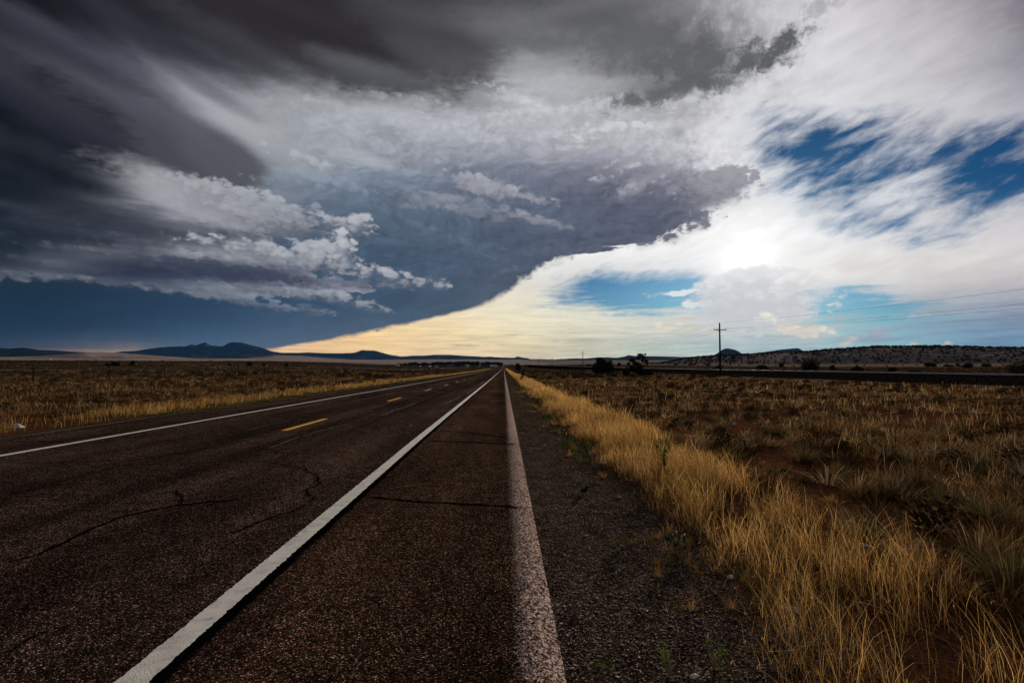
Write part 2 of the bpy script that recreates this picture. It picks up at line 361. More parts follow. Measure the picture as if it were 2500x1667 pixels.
# sun glow through thin cloud
sdot = W.v('DOT_PRODUCT', gen, tuple(sd))
ang = W.m('MULTIPLY', W.m('ARCCOSINE', W.m('MINIMUM', sdot, 1.0)), 57.29578)
angn = W.m('ADD', ang, W.m('MULTIPLY', w1[0], 3.0))
glow = W.m('ADD', W.m('MULTIPLY', W.m('EXPONENT', W.m('MULTIPLY', W.m('POWER', W.m('DIVIDE', angn, 2.6), 2), -1)), 0.25),
           W.m('MULTIPLY', W.m('EXPONENT', W.m('MULTIPLY', W.m('POWER', W.m('DIVIDE', angn, 7.5), 2), -1)), 0.06))
glow = W.m('MULTIPLY', glow, W.mr(EL, 3.5, 9.5))
back = W.mix(1.0, back, W.cs((1.0, 0.96, 0.9), glow), 'ADD')

back = tower(back, [
    (1840, 745, 175, 78, 0, (214, 214, 217), 0.0, 0.16, 1.1, 0.9),
    (1790, 690, 130, 40, 14, (222, 223, 226), 0.0, 0.5, 0.8, 0.7),
    (1960, 690, 90, 26, 24, (240, 238, 236), 0.0, 0.2, 1.0, 0.85),
    (1700, 745, 60, 12, 3, (232, 233, 232), 0.0, 0.3, 1.4, 0.8),
    (1665, 715, 40, 12, 5, (238, 238, 236), 0.0, 0.3, 1.4, 0.85),
    (1865, 780, 34, 17, 0, (246, 240, 228), 0.0, 0.4, 1.3, 0.9),
    (1950, 812, 60, 24, -8, (238, 226, 208), 0.0, 0.3, 1.4, 0.8),
    (1960, 835, 40, 12, 0, (190, 194, 198), 0.0, 0.5, 1.4, 0.7),
    (1740, 830, 60, 16, -10, (188, 198, 200), 0.0, 0.5, 1.0, 0.6),
    (1640, 800, 60, 10, -4, (240, 228, 205), 0.0, 0.5, 1.6, 0.7),
    (2065, 840, 20, 12, 20, (232, 214, 194), 0.0, 0.6, 1.3, 0.6),
    (2120, 826, 40, 22, 10, (160, 172, 188), 0.0, 0.4, 1.3, 0.8),
    (2232, 840, 14, 10, 0, (226, 212, 194), 0.0, 0.7, 1.2, 0.7),
    (2312, 838, 11, 10, 0, (222, 206, 192), 0.0, 0.7, 1.2, 0.7),
    (1290, 818, 110, 5, 0, (186, 176, 150), 0.0, 0.7, 1.4, 0.6),
    (1150, 843, 120, 6, 0, (190, 174, 140), 0.0, 0.7, 1.4, 0.6),
    (1430, 832, 130, 6, 0, (176, 176, 160), 0.0, 0.7, 1.4, 0.5),
])

# storm deck
def shape(pts): return [(azel(x, y)[1], azel(x, y)[0]) for x, y in pts]
edge = shape([(600,868), (690,850), (850,822), (1000,790), (1100,768), (1200,740), (1265,700), (1330,655), (1400,625), (1455,604), (1540,601), (1610,592), (1650,570), (1690,556),
              (1735,520), (1775,485), (1838,446), (1815,400), (1770,350), (1765,290), (1800,240), (1880,180), (1960,90), (1930,40), (1880,-60), (1800,-300)])
eaz = W.curve(EL, 0, 45, -40, 60, edge)
lump = W.voro(W.v('MULTIPLY', Q, (1.0, 1.4, 1)), 4.2, 3, 0.5, feature='SMOOTH_F1', smooth=0.35)
lumpn = W.noise(Q, 9.0, 6, 0.62)
hi = W.mr(EL, 14, 19)
midm = W.m('MULTIPLY', W.mr(EL, 8.5, 10.5), 1.0)
d = W.m('SUBTRACT', eaz, AZ)
jag = W.m('ADD', W.m('MULTIPLY', W.m('SUBTRACT', lump, 0.42), W.mixf(midm, -0.5, -2.2)), W.m('MULTIPLY', W.m('SUBTRACT', lumpn, 0.5), W.mixf(hi, W.mixf(midm, 0.9, 1.6), 11.0)))
jag = W.m('ADD', jag, W.m('MULTIPLY', w1[0], W.mixf(hi, 0.7, 9.0)))
dj = W.m('ADD', d, jag)
soft = W.mixf(hi, W.mixf(W.mr(EL, 4, 9), 1.3, 0.8), 7.0)
ms = W.mr(W.m('DIVIDE', dj, soft), -0.5, 1.0)
a, e = warp(2.0, 1.5, 0.8, 0.5)
sc_, _ = grid(lut(STORM), a, e, ELS2, 1.0)
# relief: difference of the same billowy field at two points along the light
def field(v):
    return 0.0
    f1 = W.voro(W.v('MULTIPLY', v, (1.0, 1.5, 1)), 2.6, 2, 0.55, feature='SMOOTH_F1', smooth=0.6)
    return f1
QW = W.v('ADD', Q, W.xyz(W.m('MULTIPLY', w1[0], 0.5), W.m('MULTIPLY', w1[1], 0.3), 0.0))
f0 = W.m('ADD', W.noise(W.v('MULTIPLY', QW, (0.8, 1.5, 1)), 3.2, 6, 0.6), W.m('MULTIPLY', field(QW), -0.35))
QS = W.v('ADD', QW, (0.05, -0.03, 0.0))
f1 = W.m('ADD', W.noise(W.v('MULTIPLY', QS, (0.8, 1.5, 1)), 3.2, 6, 0.6), W.m('MULTIPLY', field(QS), -0.35))
emb = W.m('SUBTRACT', f0, f1)
lump_zone = W.m('MULTIPLY', W.mr(EL, 6, 12), W.mr(EL, 28, 22))
lump_zone = W.m('MULTIPLY', lump_zone, W.mr(AZ, -24, -10, 0.35, 1.0))
relief = W.m('ADD', 1.0, W.m('MULTIPLY', emb, W.mixf(lump_zone, 0.35, 1.25)))
relief = W.m('MULTIPLY', relief, W.m('ADD', 1.0, W.m('MULTIPLY', W.m('SUBTRACT', W.noise(W.v('MULTIPLY', QW, (0.7, 1.7, 1)), 2.2, 6, 0.55), 0.5), W.mr(EL, 1, 6, 0.05, 0.42))))
sc_ = W.cs(sc_, W.m('MAXIMUM', relief, 0.1))
# big rounded lobes of the deck
lnz = W.m('ADD', w1[0], W.m('MULTIPLY', w2[0], 0.6))
def lobes(c, items):
    for b in items: c = lobe(c, lnz, b[8], *b[:5], tuple(lin(b[5])), b[6], b[7], b[9])
    return c
sc_ = lobes(sc_, [
    (590, 300, 170, 60, -26, (168, 171, 176), -0.3, 0.9, 0.7, 0.85),
    (340, 330, 300, 92, -22, (72, 71, 79), -0.05, 0.5, 0.45, 0.95),
    (545, 385, 120, 62, -24, (84, 85, 92), -0.05, 0.5, 0.35, 0.95),
    (300, 470, 260, 45, -14, (150, 152, 158), -0.2, 0.8, 0.9, 0.8),
    (120, 330, 170, 120, -30, (16, 16, 20), -0.1, 0.6, 0.8, 0.95),
    (230, 392, 145, 34, -18, (26, 27, 32), -0.1, 0.4, 1.2, 0.95),
    (760, 80, 520, 105, -10, (46, 42, 45), -0.1, 0.6, 0.7, 0.9),
    (1090, 128, 170, 55, -6, (78, 77, 80), -0.2, 0.5, 0.6, 0.85),
    (1175, 245, 40, 30, 0, (148, 150, 158), -0.2, 0.8, 0.8, 0.7),
    (1300, 260, 60, 22, -10, (205, 205, 208), -0.2, 0.9, 1.2, 0.6),
    (1660, 330, 70, 28, 10, (148, 148, 154), -0.2, 0.9, 1.2, 0.7),
    (900, 390, 120, 18, -8, (182, 186, 192), -0.2, 0.9, 1.4, 0.6),
    (1000, 300, 180, 30, -5, (186, 188, 193), -0.2, 0.9, 1.4, 0.6),
])
# rain curtains low on the left
curt = W.noise(W.v('MULTIPLY', Q, (6.0, 0.35, 1)), 1.6, 4, 0.5)
sc_ = W.mix(W.m('MULTIPLY', W.mr(EL, 5, 0.5), W.mr(curt, 0.42, 0.7, 0, 0.4)), sc_, W.cs(sc_, 1.25))
col = W.mix(ms, back, sc_)

# cumulus shelf on the left, in front of the storm

e3 = shape([(x - 95, y) for x, y in [(560,800), (700,790), (850,778), (940,768), (950,762), (880,752), (835,745), (800,738), (860,728), (960,722), (1040,716), (1100,706), (1085,694), (1010,690), (960,674), (930,664), (880,650),
            (862,640), (868,610), (862,585), (800,579), (790,572), (850,566), (905,552), (902,540), (850,532), (770,520), (700,505), (660,490), (640,478), (610,450), (590,420), (560,380)]])
e3az = W.curve(EL, 0, 30, -60, 20, e3)
bl = [azel(x, y) for x, y in [(0,694), (150,696), (280,708), (400,722), (520,745), (620,762), (720,774), (840,782), (960,790)]]
bel = W.curve(AZ, -50, 20, 0, 12, bl)
cl = W.voro(W.v('ADD', W.v('MULTIPLY', Q, (1.0, 1.5, 1)), W.xyz(W.m('MULTIPLY', w2[0], .12), W.m('MULTIPLY', w2[1], .12), 0.0)), 4.5, 3, 0.55, feature='SMOOTH_F1', smooth=0.25)
cn = W.noise(Q, 14.0, 7, 0.62)
cj = W.m('ADD', W.m('MULTIPLY', W.m('SUBTRACT', cl, 0.40), -5.0), W.m('MULTIPLY', W.m('SUBTRACT', cn, 0.5), 3.0))
d3 = W.m('ADD', W.m('SUBTRACT', e3az, AZ), cj)
m3 = W.mr(d3, -0.6, 1.6)
bot = W.mr(W.m('ADD', W.m('SUBTRACT', EL, bel), W.m('MULTIPLY', cj, 0.16)), -0.1, 0.5)
m3 = W.m('MULTIPLY', W.m('MULTIPLY', m3, bot), W.mr(W.m('ADD', EL, W.m('MULTIPLY', w1[0], 6)), 17.0, 13.0))
a, e = warp(4.0, 0.9, 1.6, 0.7)
c3, _ = grid(lut(CUMULUS), a, e, ELS3, 1.0, a0=-50, a1=0)
QC = W.v('ADD', Q, W.xyz(W.m('MULTIPLY', w2[0], 0.08), W.m('MULTIPLY', w2[1], 0.06), 0.0))
def cf(v): return W.voro(W.v('MULTIPLY', v, (1.0, 1.7, 1)), 3.4, 2.5, 0.5, feature='SMOOTH_F1', smooth=0.5)
ce = W.m('SUBTRACT', cf(W.v('ADD', QC, (0.022, 0.022, 0.0))), cf(QC))
streak = W.noise(W.v('MULTIPLY', Q, (0.45, 4.2, 1)), 3.0, 6, 0.58)
crel = W.m('ADD', 1.12, W.m('MULTIPLY', ce, W.mr(AZ, -36, -20, 0.2, 1.5)))
crel = W.m('MULTIPLY', crel, W.m('ADD', 1.0, W.m('MULTIPLY', W.m('SUBTRACT', streak, 0.5), W.mr(AZ, -38, -18, 1.3, 0.25))))
rim = W.m('MULTIPLY', W.mr(d3, 2.2, 0.2), W.mr(d3, -0.3, 0.3))
crel = W.m('ADD', crel, W.m('MULTIPLY', rim, 0.28))
c3 = W.cs(c3, W.m('MAXIMUM', crel, 0.1))
col = W.mix(m3, col, c3)

# heaped cumulus heads, see heap(): each with a lit top, a grey base and a cauliflower rim
bn1 = W.voro(W.v('ADD', W.v('MULTIPLY', Q, (1.0, 1.35, 1)), W.xyz(W.m('MULTIPLY', w2[0], .10), W.m('MULTIPLY', w2[1], .08), 0.0)), 7.5, 2, 0.5)
bn = W.m('ADD', W.m('MULTIPLY', W.m('SUBTRACT', 0.45, bn1), 1.5), W.m('MULTIPLY', w2[2], 1.1))
bsh = W.m('ADD', W.m('MULTIPLY', W.m('SUBTRACT', 0.42, bn1), 0.9), W.m('ADD', W.m('MULTIPLY', w2[0], 1.3), W.m('MULTIPLY', W.m('SUBTRACT', streak, 0.5), 0.9)))
def heap(c, items):
    for cx, cy, rx, ry, tilt, top, bot, k in items:
        az, el = azel(cx, cy)
        c = group(W, 'cumulus_head', HEAP_IN, _heap, [c, AZ, EL, bn, bsh, az, el, 19.5 / rx, 18.5 / ry, math.cos(R(tilt)), math.sin(R(tilt)),
                  tuple(lin(top)), tuple(lin(bot)), min(0.30, 7 / min(rx, ry)), min(rx, ry) / 23.2, k])
    return c
# mottling of the anvil: billows a little lighter or darker than the deck they sit in
rs = random.Random(21); sl_ = lut(STORM); moth = []
while len(moth) < 34:
    x_, y_ = rs.uniform(640, 1720), rs.uniform(230, 700)
    if x_ > np.interp(y_, [230, 446, 485, 556, 601, 655, 740], [1780, 1760, 1700, 1600, 1440, 1270, 1130]): continue
    if x_ < np.interp(y_, [230, 450, 560, 700], [700, 720, 960, 1150]): continue
    b_ = [c ** (1 / 2.2) * 255 for c in sl_(x_, y_)]; up, dn = rs.uniform(1.06, 1.24), rs.uniform(.80, .93)
    moth.append((x_, y_, rs.uniform(45, 130), rs.uniform(11, 32), rs.uniform(-16, 14), [min(235, c * up) for c in b_], [c * dn for c in b_], rs.uniform(.35, .65)))
moth += [(60, 640, 160, 12, -6, (72, 76, 86), (40, 45, 56), .7), (150, 600, 180, 12, -5, (66, 70, 80), (36, 40, 50), .7), (300, 645, 200, 14, -5, (80, 84, 94), (46, 50, 62), .6), (80, 560, 180, 18, -6, (48, 52, 60), (24, 28, 36), .7), (40, 515, 140, 14, -6, (62, 65, 74), (30, 34, 42), .7),
         (210, 530, 100, 14, -8, (76, 79, 88), (44, 47, 56), .7), (340, 592, 170, 14, -6, (88, 91, 101), (56, 60, 71), .6)]
deck = [(190, 335, 170, 30, -22, (46, 46, 54), (20, 20, 26), .6), (90, 250, 210, 30, -22, (62, 63, 72), (32, 33, 40), .6), (270, 205, 220, 24, -24, (102, 104, 114), (70, 72, 82), .5), (430, 160, 200, 22, -22, (106, 108, 118), (66, 67, 76), .5),
         (140, 110, 200, 26, -14, (54, 56, 66), (32, 33, 39), .55), (320, 60, 260, 30, -12, (44, 43, 50), (29, 27, 32), .6), (600, 125, 200, 26, -14, (76, 75, 81), (48, 45, 50), .5), (900, 175, 170, 22, -6, (112, 114, 118), (78, 80, 84), .55), (1050, 60, 200, 34, -6, (84, 84, 86), (58, 56, 59), .6), (1300, 80, 180, 32, -4, (120, 120, 123), (84, 84, 86), .6), (1500, 150, 120, 26, -4, (126, 126, 129), (94, 94, 97), .6), (1420, 30, 150, 26, 4, (112, 112, 114), (84, 84, 86), .6),
         (160, 420, 170, 24, -12, (44, 46, 54), (18, 19, 24), .7), (60, 380, 140, 26, -14, (34, 35, 41), (13, 13, 16), .7), (700, 40, 260, 26, -8, (54, 50, 53), (38, 34, 37), .5)]
for q_ in deck:                                       # soft rolls of the dark deck: a paler shoulder over a darker base
    col = lobes(col, [(q_[0], q_[1] - q_[3] * .3, q_[2] * 1.15, q_[3] * 1.3, q_[4], q_[5], -0.25, 0.9, 0.8, q_[7] * .9), (q_[0] + 12, q_[1] + q_[3] * .75, q_[2], q_[3] * .9, q_[4], q_[6], -0.25, 0.9, 0.8, q_[7] * .9)])
for k_ in range(17):                                  # ragged scud along the hanging edge
    t_ = k_ / 16; x_ = 1400 - 640 * t_ + rs.uniform(-12, 12); y_ = float(np.interp(x_, [760, 850, 1000, 1100, 1200, 1265, 1330, 1400], [838, 822, 790, 768, 740, 700, 655, 625])) + rs.uniform(-4, 5)
    c_ = [c ** (1 / 2.2) * 255 for c in sl_(x_ - 40, y_ - 25)]
    moth.append((x_, y_ - 2, rs.uniform(22, 50), rs.uniform(4, 10) * (1.3 - .7 * t_), float(np.interp(x_, [760, 1200, 1330, 1400], [12, 24, 34, 22])), [c * 1.12 for c in c_], [c * .95 for c in c_], rs.uniform(.5, .9)))
col = heap(col, sorted(moth, key=lambda q: q[1]))
col = lobes(col, [(440, 464, 135, 38, -14, (170, 171, 176), -0.2, 0.9, 0.9, 0.85), (500, 500, 200, 38, -10, (166, 167, 173), -0.2, 0.9, 0.9, 0.8), (330, 560, 260, 20, -4, (58, 61, 70), -0.2, 0.8, 0.9, 0.7), (120, 470, 200, 60, -10, (22, 24, 30), -0.1, 0.9, 0.9, 0.7)])
col = heap(col, [
    (1850, 735, 150, 66, 0, (226, 226, 228), (198, 201, 206), .55), (1760, 705, 80, 34, 10, (238, 238, 238), (210, 212, 216), .6), (1935, 700, 70, 30, 20, (246, 244, 241), (212, 212, 214), .75), (1600, 700 + 22, 50, 10, 4, (240, 240, 238), (214, 218, 220), .5),
    (1965, 812, 62, 22, -8, (244, 232, 212), (196, 196, 194), .8), (1862, 782, 36, 17, 0, (250, 243, 230), (206, 206, 206), .85), (1745, 836, 62, 17, -8, (206, 212, 210), (176, 190, 194), .6), (1640, 800, 90, 14, -3, (246, 236, 214), (214, 212, 198), .7),
    (1380, 770, 160, 14, -2, (252, 242, 216), (232, 222, 194), .5), (1180, 800, 140, 12, -3, (252, 232, 190), (234, 212, 168), .5), (2080, 838, 28, 15, 14, (236, 220, 200), (186, 188, 190), .7), (2125, 828, 44, 24, 6, (170, 180, 194), (146, 162, 180), .7),
    (2380, 745, 150, 12, 3, (176, 184, 196), (150, 162, 180), .5), (2250, 775, 120, 10, 2, (196, 202, 208), (160, 176, 190), .45),
    (560, 505, 150, 44, -10, (176, 177, 183), (132, 134, 142), .8), (640, 500, 60, 30, -8, (172, 175, 182), (140, 144, 152), .9), (722, 528, 80, 26, -6, (160, 164, 172), (120, 124, 134), .95), (775, 512, 22, 18, 30, (150, 156, 166), (112, 122, 136), .8),
    (830, 555, 80, 26, -4, (168, 170, 178), (104, 107, 118), .95), (872, 552, 44, 28, 20, (182, 184, 190), (130, 134, 144), 1.0), (700, 566, 150, 22, -6, (116, 118, 128), (84, 88, 98), .7),
    (640, 622, 200, 30, -4, (176, 178, 184), (110, 114, 124), .95), (768, 622, 56, 36, 10, (180, 183, 189), (140, 144, 153), 1.0), (834, 608, 34, 46, 8, (188, 190, 196), (146, 150, 158), 1.0), (846, 640, 40, 22, 0, (176, 179, 186), (126, 130, 140), .95),
    (540, 668, 210, 26, -5, (66, 71, 88), (48, 54, 72), .8),
    (800, 660, 120, 20, -4, (150, 153, 162), (92, 96, 110), .9), (900, 668, 44, 24, 4, (180, 182, 189), (118, 122, 134), 1.0), (950, 676, 58, 22, -4, (176, 179, 186), (116, 120, 132), 1.0), (1000, 692, 95, 20, -2, (160, 164, 172), (106, 111, 124), .95), (1070, 697, 42, 18, 0, (172, 175, 182), (116, 121, 133), 1.0), (880, 698, 130, 14, -2, (112, 116, 130), (88, 94, 110), .85),
    (600, 708, 150, 14, -2, (132, 135, 144), (78, 84, 98), .85), (740, 722, 110, 18, -6, (140, 144, 152), (88, 94, 108), .9), (822, 732, 56, 22, -4, (158, 162, 170), (104, 110, 122), 1.0), (880, 748, 72, 18, -8, (148, 152, 161), (98, 104, 118), .95), (930, 761, 46, 11, -4, (140, 145, 155), (98, 104, 118), .9), (760, 756, 60, 14, -6, (104, 112, 126), (78, 88, 104), .6), (790, 762, 22, 12, 0, (128, 134, 145), (92, 100, 114), .7),
    (75, 676, 140, 9, -2, (100, 104, 112), (70, 76, 88), .8), (262, 694, 110, 12, -3, (122, 126, 136), (70, 78, 92), .85), (215, 614, 90, 11, -3, (102, 104, 112), (60, 64, 74), .8), (420, 716, 80, 10, -3, (112, 117, 128), (74, 82, 96), .7),
    (1170, 452, 125, 24, -12, (184, 186, 194), (124, 132, 150), .75), (1255, 476, 70, 12, -18, (180, 182, 192), (120, 128, 146), .8), (1345, 488, 46, 7, -14, (176, 178, 188), (120, 128, 146), .75), (1120, 500, 190, 22, -6, (134, 141, 156), (108, 118, 136), .65), (1290, 530, 130, 12, -14, (150, 154, 168), (110, 118, 136), .75), (1385, 556, 50, 5, -12, (150, 154, 168), (108, 116, 134), .7),
    (1535, 470, 42, 16, 30, (184, 184, 192), (126, 128, 142), .75), (1610, 462, 34, 8, 28, (184, 184, 192), (120, 122, 138), .7), (1545, 380, 100, 12, 26, (212, 212, 216), (150, 152, 162), .7), (1640, 425, 110, 9, 20, (196, 196, 202), (128, 130, 146), .6), (1380, 415, 60, 14, 6, (120, 122, 138), (112, 116, 132), .5),
    (1150, 610, 160, 16, -22, (104, 114, 132), (84, 95, 114), .6), (1030, 560, 140, 16, -14, (106, 118, 136), (86, 99, 119), .6), (1230, 675, 60, 18, 30, (96, 106, 124), (80, 91, 110), .6), (960, 460, 150, 18, -8, (134, 144, 158), (110, 122, 140), .5),
    # pale billows high on the anvil
    (1120, 335, 95, 30, -4, (196, 198, 204), (160, 164, 172), .55), (1290, 300, 120, 34, 4, (206, 207, 212), (170, 172, 180), .55), (1450, 285, 120, 34, 6, (206, 206, 210), (168, 169, 176), .5), (1575, 335, 105, 28, 8, (208, 208, 212), (172, 173, 180), .5),
    (1380, 372, 95, 20, 8, (190, 191, 198), (140, 143, 154), .5), (985, 385, 105, 20, -4, (176, 180, 188), (138, 144, 156), .5), (850, 335, 100, 22, -8, (184, 187, 192), (160, 164, 172), .45), (1650, 262, 90, 28, 10, (212, 212, 214), (170, 170, 176), .5), (1505, 425, 120, 16, 18, (196, 197, 204), (134, 136, 150), .6), (1590, 400, 90, 14, 12, (200, 200, 206), (140, 142, 154), .5),
    (1225, 640, 120, 22, 14, (84, 95, 114), (74, 86, 106), .6), (1100, 600, 150, 26, -8, (92, 105, 124), (78, 90, 110), .45), (1390, 560, 120, 24, 6, (100, 108, 124), (82, 90, 108), .5), (1300, 620, 70, 16, 10, (96, 104, 120), (80, 89, 107), .5),
    # lumps hanging from the edge of the anvil
    (1745, 470, 95, 46, 12, (150, 150, 158), (122, 122, 134), .9), (1712, 545, 52, 26, 20, (112, 114, 128), (92, 94, 110), .9), (1650, 582, 46, 20, 14, (104, 107, 122), (84, 88, 104), .95), (1575, 598, 40, 14, 4, (100, 104, 118), (84, 88, 104), .9), (1530, 588, 50, 18, 8, (94, 98, 114), (82, 87, 104), .8),
])

# loose bright scraps in front of the anvil, and dark scraps at its upper right
def scraps(col, blobs, color, nz, amp, lo, hi_, strength):
    for b in blobs: col = lobe(col, nz, amp, *b[:5], color, lo, hi_, b[5] * strength)
    return col
nz = W.m('SUBTRACT', W.noise(W.v('MULTIPLY', Q, (1, 1.6, 1)), 8.0, 6, 0.62), 0.5)
nzs = W.m('SUBTRACT', W.noise(W.v('MULTIPLY', QR, (0.7, 3.0, 1)), 6.0, 6, 0.62), 0.5)
col = scraps(col, [(1180,455,130,34,-8,.9), (1290,480,110,14,-14,.8), (1060,490,150,30,4,.45), (1300,535,150,15,-14,.6), (1150,515,160,22,-10,.35),
                   (1540,465,60,26,20,.55), (1600,425,150,26,16,.5), (1545,385,90,18,30,.7), (1640,465,40,20,25,.5), (1760,448,100,36,6,.55)],
             (0.34, 0.34, 0.38), nz, 1.8, 0.15, 0.9, 0.9)
nzd = W.m('SUBTRACT', W.noise(W.v('MULTIPLY', Q, (1, 1.3, 1)), 5.0, 6, 0.68, 0.2), 0.5)
col = scraps(col, [(1905,112,75,40,22,1.1), (1840,135,75,34,14,1.0), (1700,150,150,60,-4,.9), (1640,215,190,34,6,.95), (1770,195,70,26,10,.9), (1560,110,200,70,-10,.8), (2000,20,50,26,0,.45), (1930,215,90,26,0,.15)],
             (0.115, 0.118, 0.125), nzd, 2.4, 0.0, 0.8, 0.92)
# rest of the sky, outside the part described above
gen2 = W.noise(DECK, 1.2, 6, 0.55)
rest = W.mix(W.mr(gen2, 0.3, 0.7), (0.02, 0.021, 0.025), (0.09, 0.092, 0.10))
rest = W.mix(W.mr(AZ, 50, 100), rest, W.cs(W.mix(1.0, rest, (0.20, 0.205, 0.22), 'ADD'), 0.7))
side = W.m('MAXIMUM', W.mr(W.m('ABSOLUTE', AZ), 49, 75), W.mr(EL, 40, 60))
col = W.mix(side, col, rest)
col = W.mix(W.mr(EL, -0.5, -3.0), col, (0.03, 0.026, 0.022))
bg = W.n('ShaderNodeBackground')
W.put(bg.inputs[0], col); bg.inputs[1].default_value = 1.0
wo = W.n('ShaderNodeOutputWorld')
W.t.links.new(bg.outputs[0], wo.inputs[0])
world.cycles.sampling_method = 'MANUAL'
world.cycles.sample_map_resolution = 512

# ================================================================ helpers
rng = np.random.default_rng(7)
random.seed(5)

def zr(r):
    r = np.asarray(r, float)
    return np.interp(r, [0, 12, 20, 50, 110, 200, 313, 450, 700, 1000, 1300, 2500, 5000, 10000, 20000],
                     [0, 0, -.04, -.2, -.45, -.8, -1.05, -1.2, -1.0, -.1, 3.0, 14, 52, 118, 130])
_tab = rng.random((256, 256))
def vnoise(x, y):
    x = np.asarray(x, float); y = np.asarray(y, float)
    xi, yi = np.floor(x).astype(int), np.floor(y).astype(int)
    fx, fy = x - xi, y - yi
    fx, fy = fx * fx * (3 - 2 * fx), fy * fy * (3 - 2 * fy)
    t = lambda a, b: _tab[a % 256, b % 256]
    return (t(xi, yi) * (1 - fx) + t(xi + 1, yi) * fx) * (1 - fy) + (t(xi, yi + 1) * (1 - fx) + t(xi + 1, yi + 1) * fx) * fy
def fbm(x, y, o=4):
    s, a, n = 0, 0.5, 0
    for i in range(o):
        s = s + a * vnoise(x * 2 ** i + 17 * i, y * 2 ** i + 31 * i); n += a; a *= 0.5
    return s / n
def sstep(a, b, x):
    t = np.clip((np.asarray(x, float) - a) / (b - a), 0, 1); return t * t * (3 - 2 * t)
def gz(x, y):
    x = np.asarray(x, float); y = np.asarray(y, float)
    r = np.hypot(x, y)
    off = np.maximum(sstep(1.5, 6, x), sstep(-12.2, -17, x))
    near = off * (1 - sstep(300, 900, r))
    az_ = np.degrees(np.arctan2(x, np.maximum(y, .01)))
    sl_, sr_ = sstep(-8, -24, az_) * (y > 0) * sstep(-14, -40, x), sstep(3.5, 12, az_) * (y > 0) * sstep(3, 12, x)
    zl = np.interp(r, [0, 30, 53, 110, 200, 250, 400, 700, 1000, 1300, 2500, 5000, 20000], [0, 0, .1, .25, .8, 1.4, 3, 6.3, 9, 11.5, 24, 62, 130])
    zR = np.interp(r, [0, 20, 50, 110, 150, 250, 330, 420, 700, 1000, 1300, 2500, 5000, 20000], [0, -.02, -.05, -.18, -.25, -.3, .5, 1.0, 2.5, 4.5, 6.5, 16, 53, 130])
    z = (zr(r) * (1 - sl_ - sr_) + zl * sl_ + zR * sr_) + near * ((fbm(x / 14, y / 14) - 0.5) * 0.34 + (fbm(x / 1.7 + 9, y / 1.7, 3) - 0.5) * 0.12)
    sh = (sstep(0.40, 0.7, x) * (1 - sstep(1.6, 2.6, x))) * 0.03
    z = z - sh - np.where(x < -11.3, sstep(-11.3, -11.8, x) * 0.03, 0)
    z = z + off * (fbm(x / 260, y / 260) - 0.5) * 4 * sstep(600, 1500, r)
    return z
def gzf(x, y): return float(gz(x, y))
def onground(px, py, road=0.0):
    d = ray(px, py); t = (CAM_H - road) / -d.z
    if road: return d.x * t, d.y * t
    for _ in range(12):
        x, y = d.x * t, d.y * t
        t = (CAM_H - gzf(x, y)) / -d.z
    return d.x * t, d.y * t

def link(o, parent=None):
    SC.collection.objects.link(o)
    if parent is not None: o.parent = parent
    return o
def tag(o, label=None, cat=None, group=None, kind=None):
    if label: o['label'] = label
    if cat: o['category'] = cat
    if group: o['group'] = group
    if kind: o['kind'] = kind
    return o
def empty(name, loc, rz=0.0):
    o = D.objects.new(name, None); o.location = loc; o.rotation_euler = (0, 0, rz); o.empty_display_size = 0.3
    return link(o)

class MB:
    """collects vertices and faces, links them as one mesh object"""
    def __init__(s): s.v = []; s.f = []; s.c = []
    def add(s, vs, fs):
        n = len(s.v); s.v += [tuple(v) for v in vs]; s.f += [tuple(i + n for i in f) for f in fs]
    def box(s, c, d, rot=None):
        hx, hy, hz = d[0] / 2, d[1] / 2, d[2] / 2
        vs = [Vector((x * hx, y * hy, z * hz)) for x in (-1, 1) for y in (-1, 1) for z in (-1, 1)]
        if rot is not None: vs = [rot @ v for v in vs]
        s.add([v + Vector(c) for v in vs], [(0, 1, 3, 2), (4, 6, 7, 5), (0, 4, 5, 1), (2, 3, 7, 6), (0, 2, 6, 4), (1, 5, 7, 3)])
    def tube(s, pts, rad, n=8, cap=True):
        pts = [Vector(p) for p in pts]
        rad = [rad] * len(pts) if isinstance(rad, (int, float)) else rad
        vs, fs = [], []
        for i, p in enumerate(pts):
            t = (pts[min(i + 1, len(pts) - 1)] - pts[max(i - 1, 0)]).normalized()
            a = t.cross(Vector((0.13, 0.31, 0.94)) if abs(t.z) < 0.9 else Vector((1, 0.1, 0))).normalized(); b = t.cross(a)
            for k in range(n):
                an = 2 * math.pi * k / n
                vs.append(p + (a * math.cos(an) + b * math.sin(an)) * rad[i])
        for i in range(len(pts) - 1):
            for k in range(n):
                fs.append((i * n + k, i * n + (k + 1) % n, (i + 1) * n + (k + 1) % n, (i + 1) * n + k))
        if cap:
            fs.append(tuple(range(n))[::-1]); fs.append(tuple((len(pts) - 1) * n + k for k in range(n)))
        s.add(vs, fs)
    def lathe(s, prof, c=(0, 0, 0), n=12):
        s.tube([(c[0], c[1], c[2] + z) for r, z in prof], [r for r, z in prof], n)
    def build(s, name, mat, parent=None, smooth=False):
        me = D.meshes.new(name); me.from_pydata(s.v, [], s.f); me.update()
        me.materials.append(mat)
        if smooth: me.polygons.foreach_set('use_smooth', [True] * len(me.polygons))
        return link(D.objects.new(name, me), parent)

